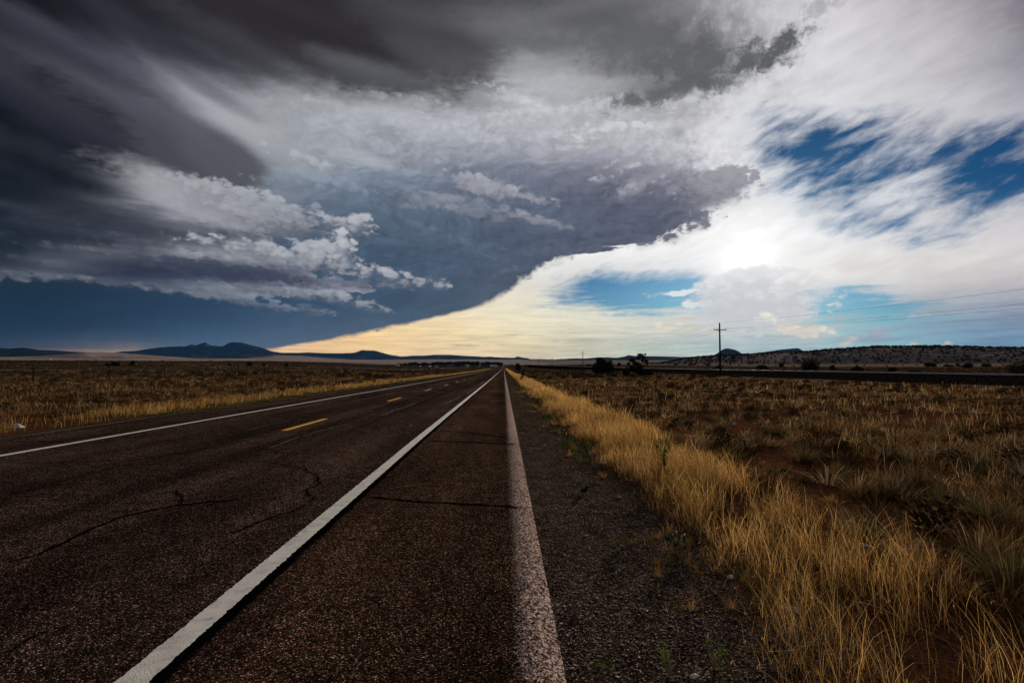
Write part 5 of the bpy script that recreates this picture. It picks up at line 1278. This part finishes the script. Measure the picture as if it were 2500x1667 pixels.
def wire(dx, zoff, label, dy=0.0, sag=2.5):
    m = MB()
    for a in range(len(POLE_Y) - 1):
        z0, z1 = gzf(POLE_X, POLE_Y[a]) + zoff, gzf(POLE_X, POLE_Y[a + 1]) + zoff
        pts = []
        for k in range(25):
            t = k / 24; pts.append((POLE_X + dx, POLE_Y[a] + dy + (POLE_Y[a + 1] - POLE_Y[a]) * t, z0 + (z1 - z0) * t - sag * 4 * t * (1 - t)))
        m.tube(pts, .009, 5, cap=False)
    tag(m.build('power_cable', mat_wire, None, True), label, 'cable', 'cables hanging between the power poles')
wire(0, 9.10, 'topmost thin cable, running from the pole tops', sag=2.1)
wire(-.98, 8.06, 'cable hanging from the left end of the crossarms', -.16, sag=2.2)
wire(.98, 8.06, 'cable hanging from the right end of the crossarms', -.16, sag=2.35)

# ================================================================ wire fence on the left range
FX = -45.0
fence = empty('wire_fence', (FX, 53, gzf(FX, 53))); tag(fence, 'long wire fence on thin dark posts crossing the left range', 'fence')
fy = [42.8 + 10.1 * k for k in range(70)]
for k, yy in enumerate(fy):
    hgt = 1.42 + random.uniform(-.08, .1)
    m = MB(); z = gzf(FX, yy) - gzf(FX, 53); tl = random.uniform(-.05, .05)
    m.tube([(0, yy - 53, z - .2), (tl * .5, yy - 53, z + hgt * .5), (tl, yy - 53, z + hgt)], [.075, .07, .06] if k % 5 == 0 or k < 2 else [.06, .056, .052], 7)
    m.build('post', mat_post, fence)
for wz in (.5, .85, 1.15, 1.3):
    m = MB(); m.tube([(0, yy - 53, gzf(FX, yy) - gzf(FX, 53) + wz) for yy in fy], .005, 4, cap=False); m.build('wire', mat_wire, fence)
m = MB(); m.box((0, 0, .3), (.10, .03, .75)); m.box((0, 0, .72), (.07, .02, .10))
x, y = -52, 290
o = m.build('marker_post', simple('white_marker', (.75, .75, .72), .5)); o.location = (x, y, gzf(x, y)); tag(o, 'tiny white marker post far out on the left range', 'marker post')

# ================================================================ village on the horizon
mat_vwall = [simple('village_wall_' + n, c, .85, .2, .12, .6) for n, c in (('white', (.62, .60, .57)), ('tan', (.32, .25, .19)), ('grey', (.28, .27, .26)))]
mat_vroof = [simple('village_roof_' + n, c, .6, .3, .12, .6) for n, c in (('metal', (.66, .67, .70)), ('brown', (.10, .07, .055)), ('grey', (.20, .20, .21)))]
mat_vwin = simple('dark_window', (.02, .022, .026), .3, .5, .05)
def at_px(px, Yd):
    d = ray(px, 892); return d.x / d.y * Yd
def house(px, Yd, w, dp, hh, wall, roof, label, rise=1.4, rz=0.0):
    x = at_px(px, Yd); root = empty('house', (x, Yd, gzf(x, Yd) - .1), rz); root.scale = (.48, .48, .62); tag(root, label, 'house', 'village houses on the horizon')
    m = MB(); m.box((0, 0, hh / 2), (w, dp, hh)); wl = m.build('wall', mat_vwall[wall], root)
    m = MB(); o = .4
    m.add([(-w/2-o, -dp/2-o, hh), (w/2+o, -dp/2-o, hh), (w/2+o, dp/2+o, hh), (-w/2-o, dp/2+o, hh), (-w/2-o, 0, hh+rise), (w/2+o, 0, hh+rise)], [(0, 1, 5, 4), (2, 3, 4, 5), (0, 4, 3), (1, 2, 5), (3, 2, 1, 0)])
    m.build('roof', mat_vroof[roof], root)
    for k in (-1, 0, 1):
        m = MB(); m.box((k * w * .3, -dp / 2 - .02, hh * .55), (1.1, .08, 1.1)); m.build('window', mat_vwin, root)
house(970, 1080, 12, 8, 3.0, 0, 0, 'pale low house at the left end of the village trees')
house(1026, 1010, 6, 5, 2.4, 0, 0, 'tiny white shed in front of the village, left part')
house(1049, 960, 8, 6, 2.8, 0, 0, 'small white house below the first thick clump of village trees')
house(1064, 960, 9, 6, 3.0, 0, 2, 'white and grey house right of the first white one')
house(1106, 1200, 9, 8, 4.6, 0, 0, 'white gabled house peeping over the trees')
house(1140, 1060, 14, 9, 4.6, 0, 0, 'large pale house with a bright gable in the middle of the village')
house(1096, 1040, 14, 8, 3.0, 2, 2, 'long grey house left of the large pale one')
house(1125, 1080, 14, 8, 3.2, 1, 1, 'tan house half hidden by trees, centre of the village')
house(1165, 1040, 16, 8, 3.0, 2, 2, 'long dim grey house right of the large pale one')
house(1205, 1000, 27, 12, 4.4, 0, 0, 'long building with a brilliant white roof near the road end', 2.2)
house(1224, 1150, 10, 8, 3.6, 1, 2, 'tan building on the left of the road end')
house(1250, 1240, 12, 9, 3.4, 1, 1, 'brown building on the right of the road end')
house(1292, 980, 26, 10, 3.2, 1, 1, 'long brown low building behind the fifth power pole')
house(1353, 900, 14, 8, 2.4, 0, 0, 'long white low building right of the second power pole')
house(1330, 930, 20, 8, 2.2, 2, 1, 'low dark shed beyond the rails between the far poles')
house(120, 1700, 14, 9, 3.2, 0, 0, 'lonely pale house below the hills at the far left')
# village trees: six crowns, copied
protos = []
for s in range(6):
    g = np.random.default_rng(200 + s)
    bl = [(g.normal(0, .22), g.normal(0, .2), .45 + .3 * g.random(), .25 + .15 * g.random(), .28, .22 + .12 * g.random()) for _ in range(5)]
    V, Qs, C = leaves(bl, 170, .19, [(0.014, 0.018, 0.009), (0.025, 0.03, 0.013), (0.04, 0.042, 0.02)], [3, 3, 1], 210 + s, .3)
    cm = npmesh('crown', V, Qs, mat_leaf, col=C)
    m = MB(); m.tube([(0, 0, -.05), (.01, 0, .25), (.02, 0, .5)], [.035, .03, .015], 5); tm = m.build('trunk', mat_bark)
    protos.append([cm, tm, True])
def vtree(x, y, w, h, k, label, group='trees of the village on the horizon'):
    root = empty('village_tree', (x, y, gzf(x, y)), random.random() * 6); root.scale = (w, w, h); tag(root, label, 'tree', group)
    p_ = protos[k]
    for o in p_[:2]:
        c_ = o if p_[2] else o.copy()
        if not p_[2]: SC.collection.objects.link(c_)
        c_.parent = root
    p_[2] = False
for k in range(170):
    u = random.random()
    px = 972 + 255 * u if k < 148 else 1240 + 150 * random.random()
    if 1222 < px < 1240: px -= 22
    sp = .55 + .6 * float(fbm(px / 22, 3.7, 2)) + (.25 if px > 1048 and px < 1225 else -.12)
    Yd = random.uniform(1000, 1300) if k < 148 else random.uniform(900, 1200)
    h = (5.5 + 3.5 * random.random()) * sp * (.65 if px > 1240 else 1)
    vtree(at_px(px, Yd), Yd, h * random.uniform(1.0, 1.7), h, k % 6, 'dark leafy tree among the village houses left of the road end' if px < 1235 else 'dark low tree right of the road end, beyond the embankment')

# ================================================================ gravel: loose stones on the shoulder
n = 24000
y = 1.5 + rng.random(n) ** 1.5 * 11; x = .06 + rng.random(n) ** 1.25 * 2.1
inside = x < .40
keep = rng.random(n) < np.where(inside, .5, np.clip(fbm(x * 3, y * 3, 3) * 1.5 - .1, .1, 1)); x, y = x[keep], y[keep]; n = len(x)
t = (1 + 5 ** .5) / 2
ico = np.array([(-1, t, 0), (1, t, 0), (-1, -t, 0), (1, -t, 0), (0, -1, t), (0, 1, t), (0, -1, -t), (0, 1, -t), (t, 0, -1), (t, 0, 1), (-t, 0, -1), (-t, 0, 1)]) / 1.9
icf = np.array([(0,11,5),(0,5,1),(0,1,7),(0,7,10),(0,10,11),(1,5,9),(5,11,4),(11,10,2),(10,7,6),(7,1,8),(3,9,4),(3,4,2),(3,2,6),(3,6,8),(3,8,9),(4,9,5),(2,4,11),(6,2,10),(8,6,7),(9,8,1)])
size = .0032 + .0060 * rng.random(n) ** 2.6 + .010 * (rng.random(n) < .015) * rng.random(n)
sc3 = size[:, None] * np.stack([.8 + .6 * rng.random(n), .8 + .6 * rng.random(n), .5 + .4 * rng.random(n)], -1)
V = ico[None] * (1 + rng.normal(0, .16, (n, 12, 1))) * sc3[:, None]
a = rng.random(n) * 6.28; ca, sa = np.cos(a)[:, None], np.sin(a)[:, None]
V = np.stack([V[..., 0] * ca - V[..., 1] * sa, V[..., 0] * sa + V[..., 1] * ca, V[..., 2]], -1)
z = np.where(x < .38, np.interp(x, [.1, .24, .31, .38, .5], [H, H - .004, H - .018, H - .05, -.12]) + zr(np.hypot(x, y)), gz(x, y))
z = np.maximum(z, gz(x, y))
V += np.stack([x, y, z + size * .3], -1)[:, None]
F3 = (icf[None] + (np.arange(n) * 12)[:, None, None]).reshape(-1, 3)
cc = palette(n, [(0.10, 0.065, 0.052), (0.19, 0.125, 0.10), (0.30, 0.22, 0.19), (0.05, 0.035, 0.03), (0.22, 0.10, 0.06)], [4, 2.6, .8, 3, .8])
mat_stone, T = material('loose_gravel')
finish(T, T.n('ShaderNodeAttribute', attribute_name='tint').outputs['Color'], .8, .3)
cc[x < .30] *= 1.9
tag(npmesh('loose_gravel', V.reshape(-1, 3), F3, mat_stone, col=np.repeat(cc, 12, 0)), 'small pinkish stones strewn along the edge of the asphalt', 'gravel', kind='stuff')

# ================================================================ litter and single plants
mat_paper = simple('dirty_white_paper', (.62, .58, .52), .8, .2, .15, 20)
mat_plas = simple('translucent_white_plastic', (.40, .46, .43), .45, .4, .2, 15)
def crumple(name, px, py, sx, sy, sz, mat, label, cat, seed, rz=0.0, lift=.01, nseg=9):
    x, y = onground(px, py); g = np.random.default_rng(seed)
    m = MB(); vs = []
    for i in range(nseg + 1):
        for j in range(nseg + 1):
            u, v = i / nseg - .5, j / nseg - .5
            r_ = max(abs(u), abs(v)) * 2
            vs.append((u * sx + g.normal(0, sx * .03), v * sy + g.normal(0, sy * .03), sz * (1 - r_ ** 2) * (.6 + .5 * g.random()) + g.random() * sz * .25))
    m.add(vs, [(i * (nseg + 1) + j, (i + 1) * (nseg + 1) + j, (i + 1) * (nseg + 1) + j + 1, i * (nseg + 1) + j + 1) for i in range(nseg) for j in range(nseg)])
    nb = (nseg + 1) ** 2
    m.add([(v[0] * .97, v[1] * .97, max(-.002, v[2] - .004)) for v in vs], [(i * (nseg + 1) + j, i * (nseg + 1) + j + 1, (i + 1) * (nseg + 1) + j + 1, (i + 1) * (nseg + 1) + j) for i in range(nseg) for j in range(nseg)])
    o = m.build(name, mat, None, True); o.location = (x, y, gzf(x, y) + lift); o.rotation_euler = (0, 0, rz); tag(o, label, cat)
    return o
# tin can lying on its side
x, y = onground(1471, 1137)
can = empty('tin_can', (x, y, gzf(x, y) + .036), .15); tag(can, 'weathered silver can lying at the foot of the golden grass', 'can')
mat_can = simple('dull_aluminium', (.32, .29, .27), .45, .5, .3, 30, metal=.6)
m = MB(); m.tube([(-.062, 0, 0), (-.058, 0, 0), (-.03, 0, .002), (.0, 0, -.002), (.035, 0, .002), (.056, 0, 0), (.062, 0, 0)], [.024, .032, .033, .030, .032, .031, .026], 18, cap=False); m.build('body', mat_can, can, True)
for sx in (-1, 1):
    m = MB(); m.tube([(sx * .0595, 0, 0), (sx * .061, 0, 0)], [.025, .025], 18); m.build('lid', mat_can, can)
crumple('plastic_bag', 38, 1046, .32, .22, .13, mat_plas, 'crumpled white plastic bag lying on the left verge', 'bag', 1, .3)
crumple('paper_scrap', 146, 1012, .16, .12, .07, mat_paper, 'small white paper scrap in the grass of the left range', 'paper', 2)
crumple('paper_scrap', 2075, 1281, .085, .03, .02, mat_paper, 'pale elongated paper scrap, upper of the scraps behind the golden grass', 'paper', 3, -.2, .03)
crumple('paper_strip', 2114, 1345, .035, .115, .012, mat_paper, 'bright white slanted strip caught at the edge of the golden grass', 'paper', 4, .42, .05)
crumple('paper_scrap', 2276, 1286, .11, .04, .015, mat_paper, 'broken white scrap lying on dark soil right of the golden grass', 'paper', 5, -.15, .02)
crumple('flat_stone', 1926, 1490, .115, .07, .02, simple('pale_stone', (.36, .29, .25), .85, .2, .3, 25, bump=.4), 'oval pale stone behind the curled dry stalk', 'stone', 6, -.4, .01)
crumple('crushed_cup', 1783, 1412, .05, .04, .02, mat_paper, 'small crushed white scrap on the gravel left of the golden grass', 'litter', 7, .5)
crumple('paper_scrap', 1695, 1655, .05, .025, .012, mat_paper, 'little pale paper scrap at the bottom edge of the gravel', 'paper', 17, .5)
crumple('paper_scrap', 1432, 1309, .035, .012, .01, mat_paper, 'tiny white scrap on the bare gravel', 'paper', 18, .1)
crumple('paper_scrap', 1331, 1087, .06, .02, .01, mat_paper, 'tiny white scrap on the gravel up the road', 'paper', 19, .1)
mat_red = simple('faded_red_plastic', (.30, .035, .045), .5, .4, .15, 20)
crumple('red_wrapper', 1557, 1641, .035, .014, .006, mat_red, 'small bright red scrap on the gravel near the bottom edge', 'litter', 8, -.5)
crumple('red_wrapper', 1572, 1492, .05, .02, .008, simple('pinkish_plastic', (.30, .08, .09), .5, .4, .15, 20), 'pinkish red strip lying by a dry stem on the gravel', 'litter', 9, -.8)
x, y = onground(1848, 1478)
m = MB(); m.tube([(-.05, 0, .01), (0, .005, .012), (.05, 0, .01)], .0022, 6)
o = m.build('plastic_straw', simple('blue_plastic', (.03, .16, .24), .4, .4, .1)); o.location = (x, y, gzf(x, y) + .004); tag(o, 'thin blue plastic straw lying in the litter', 'straw')

def stalks(name, px, py, lines, label, mat, rad=.003, cat='dry stalk'):
    x, y = onground(px, py); m = MB()
    for L in lines:
        P_ = [Vector(q) for q in L]; pts = []
        for i in range(len(P_) - 1):
            for k in range(4):
                t = k / 4; p0 = P_[max(i - 1, 0)]; p1, p2 = P_[i], P_[i + 1]; p3 = P_[min(i + 2, len(P_) - 1)]
                pts.append(.5 * ((2 * p1) + (p2 - p0) * t + (2 * p0 - 5 * p1 + 4 * p2 - p3) * t * t + (3 * p1 - p0 - 3 * p2 + p3) * t ** 3))
        pts.append(P_[-1])
        m.tube(pts, list(np.linspace(rad, rad * .35, len(pts))), 6)
    o = m.build(name, mat, None, True); o.location = (x, y, gzf(x, y)); tag(o, label, cat); return o
mat_stalk = simple('bleached_stalk', (.60, .44, .27), .8, .2, .2, 40)
mat_stalkd = simple('grey_stalk', (.36, .27, .19), .85, .2, .2, 40)
stalks('dry_stalk', 1948, 1585, [[(0, 0, 0), (.01, 0, .10), (.045, 0, .17), (.03, .02, .24), (-.015, .02, .30), (-.02, .02, .31)], [(0, 0, 0), (.005, .01, .12), (.03, .01, .19), (.02, .01, .25), (.03, .0, .31), (.015, .0, .36), (.0, 0, .385)],
                                 [(0, 0, .07), (-.05, .03, .09), (-.13, .05, .03)], [(0, 0, .1), (-.06, -.02, .12), (-.11, -.04, .04)], [(.01, 0, .13), (-.05, .03, .14), (-.10, .02, .09), (-.13, 0, .01)], [(0, 0, .02), (.08, 0, .03), (.16, .02, .09)], [(0, 0, 0), (-.09, -.03, .01), (-.2, -.05, .015)]],
       'bleached curled stalk arching out of the gravel before the golden grass', mat_stalk, .0028)
stalks('dry_stalk', 1697, 1512, [[(0, 0, .0), (.05, .01, .01), (.065, .03, .06), (.045, .05, .12), (.02, .06, .18), (.0, .07, .23)], [(.045, .05, .12), (.01, .05, .17), (-.02, .06, .22)]], 'pale hooked stalk standing on the gravel, left of the arching one', mat_stalkd, .0024)
stalks('dry_stalk', 1725, 1440, [[(0, 0, 0), (.004, 0, .05), (.02, 0, .11), (.015, 0, .15)]], 'short crooked stem beside the hooked stalk', mat_stalkd, .002)
stalks('dry_stalk', 1570, 1500, [[(-.06, .12, .03), (-.03, .06, .02), (0, 0, .012), (.035, -.06, .006)], [(-.02, .04, .018), (.02, .08, .03)]], 'thin forked stem lying on the gravel by the pinkish strip', mat_stalkd, .0019)
stalks('dry_stalk', 1480, 1265, [[(0, 0, .004), (.08, .03, .012), (.17, .06, .02)], [(.12, .10, .004), (.03, .06, .02), (-.07, .05, .01)]], 'two fallen pale stems crossing on the gravel', mat_stalkd, .0022)
stalks('dry_stalk', 1540, 1280, [[(0, 0, .004), (.06, .03, .03), (.16, .05, .025), (.26, .05, .01)]], 'bowed fallen stem on the gravel right of the crossing stems', mat_stalkd, .002)
stalks('dry_stalk', 2130, 1575, [[(-.1, .03, .25), (.05, .0, .22), (.22, -.05, .14), (.45, -.1, .03)]], 'long bent straw lying across the golden grass, lower right', mat_stalk, .0022)
# pale tumbled brush heap behind the golden grass
x, y = onground(2225, 1345); m = MB(); g = np.random.default_rng(12)
for k in range(34):
    a = g.random() * 6.28; r0 = g.random() * .2; p0 = Vector((g.normal(0, .16), g.normal(0, .08), .01 + g.random() * .05)); d = Vector((math.cos(a) * .16, math.sin(a) * .08, .06 * g.random()))
    m.tube([p0, p0 + d * .5 + Vector((0, 0, .05 * g.random())), p0 + d + Vector((0, 0, -.01))], [.0026, .002, .001], 5)
o = m.build('dead_brush', mat_stalkd, None, True); o.location = (x, y, gzf(x, y)); tag(o, 'tangled heap of pale dead twigs behind the golden grass', 'dead brush')

def weed(name, px, py, h, sp, n, cols, label, size=.02, stem=True, cat='weed'):
    x, y = onground(px, py); root = empty(name, (x, y, gzf(x, y))); tag(root, label, cat)
    g = np.random.default_rng(int(px)); bl = [(g.normal(0, sp * .4), g.normal(0, sp * .4), h * (.25 + .7 * g.random()), sp * .45, sp * .45, h * .22) for _ in range(6)]
    V, Qs, C = leaves(bl, n, size, cols, [1] * len(cols), int(px) + 1, .1); npmesh('foliage', V, Qs, mat_grass, root, col=C)
    if stem:
        m = MB()
        for k in range(5): m.tube([(0, 0, 0), (g.normal(0, sp * .25), g.normal(0, sp * .25), h * .5), (g.normal(0, sp * .5), g.normal(0, sp * .4), h * .95)], [.004, .003, .0015], 5)
        m.build('stem', mat_stalkd, root)
    return root
GR = [(0.035, 0.05, 0.013), (0.065, 0.08, 0.024), (0.022, 0.032, 0.01)]
weed('tall_weed', 1622, 1165, .50, .13, 700, [(0.06, 0.09, 0.02), (0.10, 0.13, 0.035), (0.03, 0.045, 0.012)], 'tall branching green weed standing inside the golden grass', .022)
weed('green_tuft', 1426, 1207, .10, .055, 330, GR, 'compact dark green tuft alone on the bare gravel', .022, False, 'plant')
weed('green_weed', 1512, 1345, .11, .10, 600, GR + [(0.12, 0.12, 0.03)], 'loose green weed on the gravel, below the fallen stems', .010)
weed('green_weed', 1632, 1650, .17, .05, 260, [(0.12, 0.16, 0.03), (0.08, 0.11, 0.025)], 'upright bright green sprig at the bottom edge', .010)
weed('green_weed', 1745, 1635, .15, .06, 240, [(0.10, 0.14, 0.03), (0.07, 0.10, 0.025)], 'upright green sprig at the bottom edge, right of the other sprig', .010)
weed('green_weed', 1480, 1640, .05, .12, 260, GR, 'flat green patch of weed on the gravel at the bottom', .010, False)
weed('green_weed', 1402, 1485, .04, .07, 200, GR, 'small dark green cushion on the gravel beside the pale asphalt edge', .010, False)
weed('green_weed', 1320, 1185, .03, .10, 200, [(0.09, 0.12, 0.02), (0.05, 0.08, 0.015)], 'flat bright green moss patch touching the pale asphalt edge', .010, False)
weed('green_shrub', 1395, 1010, .16, .12, 380, GR, 'dark green clump at the left foot of the golden band', .03)
weed('green_weed', 1900, 1175, .2, .2, 300, GR, 'dull green weed behind the golden grass', .03)
fl = weed('flowering_weed', 1655, 1360, .19, .11, 420, GR, 'green weed topped by four pale yellow flower heads', .018)
mat_fl = simple('cream_petals', (.62, .60, .34), .7, .2, .1, 60)
for dx_, dz_, s in ((-.05, .205, .010), (-.018, .225, .011), (.03, .19, .012), (.055, .20, .011), (-.02, .165, .007), (.03, .155, .007)):
    m = MB()
    g = np.random.default_rng(int(1000 * (dx_ + 1)))
    V = ico * s * (1 + g.normal(0, .12, (12, 1))) + (dx_, -.02, dz_)
    m.add(V.tolist(), icf.tolist()); m.build('flower_head', mat_fl, fl)

# ================================================================ birds under the storm cloud
mat_bird = simple('dark_feathers', (.02, .018, .016), .8, .2, .1)
def bird(px, py, dist, span, roll, yaw, label):
    p_ = Vector((0, 0, CAM_H)) + ray(px, py) * dist
    m = MB()
    m.tube([(0, -.30, 0), (0, -.2, 0), (0, 0, .01), (0, .16, .01), (0, .22, .02), (0, .27, .01)], [.01, .05, .075, .055, .04, .008], 8)
    m.add([(0, -.28, .005), (-.09, -.46, 0), (.09, -.46, 0), (0, -.28, -.01), (-.09, -.46, -.006), (.09, -.46, -.006)], [(0, 1, 2), (3, 5, 4), (0, 3, 4, 1), (0, 2, 5, 3), (1, 4, 5, 2)])
    for sx in (-1, 1):
        top = [(sx * .04, .12, .03), (sx * span * .28, .17, .10), (sx * span * .5, .02, .06), (sx * span * .30, -.10, .08), (sx * .04, -.12, .02)]
        bot = [(a, b, c - .012) for a, b, c in top]
        m.add(top + bot, [(0, 1, 2, 3, 4), (9, 8, 7, 6, 5)] + [(k, k + 5, (k + 1) % 5 + 5, (k + 1) % 5) for k in range(5)])
    o = m.build('bird', mat_bird); o.location = p_; o.rotation_euler = (0, roll, yaw); tag(o, label, 'bird', 'birds gliding under the storm cloud')
bird(602, 741, 105, 1.2, .42, .2, 'dark bird gliding with tilted wings above the mountains')
bird(735, 685, 120, .95, .3, .9, 'small dark bird in front of the lower edge of the bright cumulus')
bird(77, 668, 105, 1.2, .0, .1, 'dark bird gliding level at the far left under the clouds')

# ================================================================ haze
HZ = 0.5 / 42000
m = MB(); m.box((0, 0, 345), (34000, 34000, 710)); hz_o = m.build('haze', D.materials.new('haze_air')); tag(hz_o, 'thin blue evening haze filling the air over the plain', 'haze', kind='stuff')
hm = hz_o.data.materials[0]; hm.use_nodes = True; T = NT(hm.node_tree)
v = T.n('ShaderNodeVolumePrincipled'); v.inputs['Color'].default_value = (.13, .42, 1, 1); v.inputs['Density'].default_value = HZ; v.inputs['Anisotropy'].default_value = 0.0
o = T.n('ShaderNodeOutputMaterial'); T.t.links.new(v.outputs[0], o.inputs['Volume'])
hm.cycles.homogeneous_volume = True if hasattr(hm.cycles, 'homogeneous_volume') else False
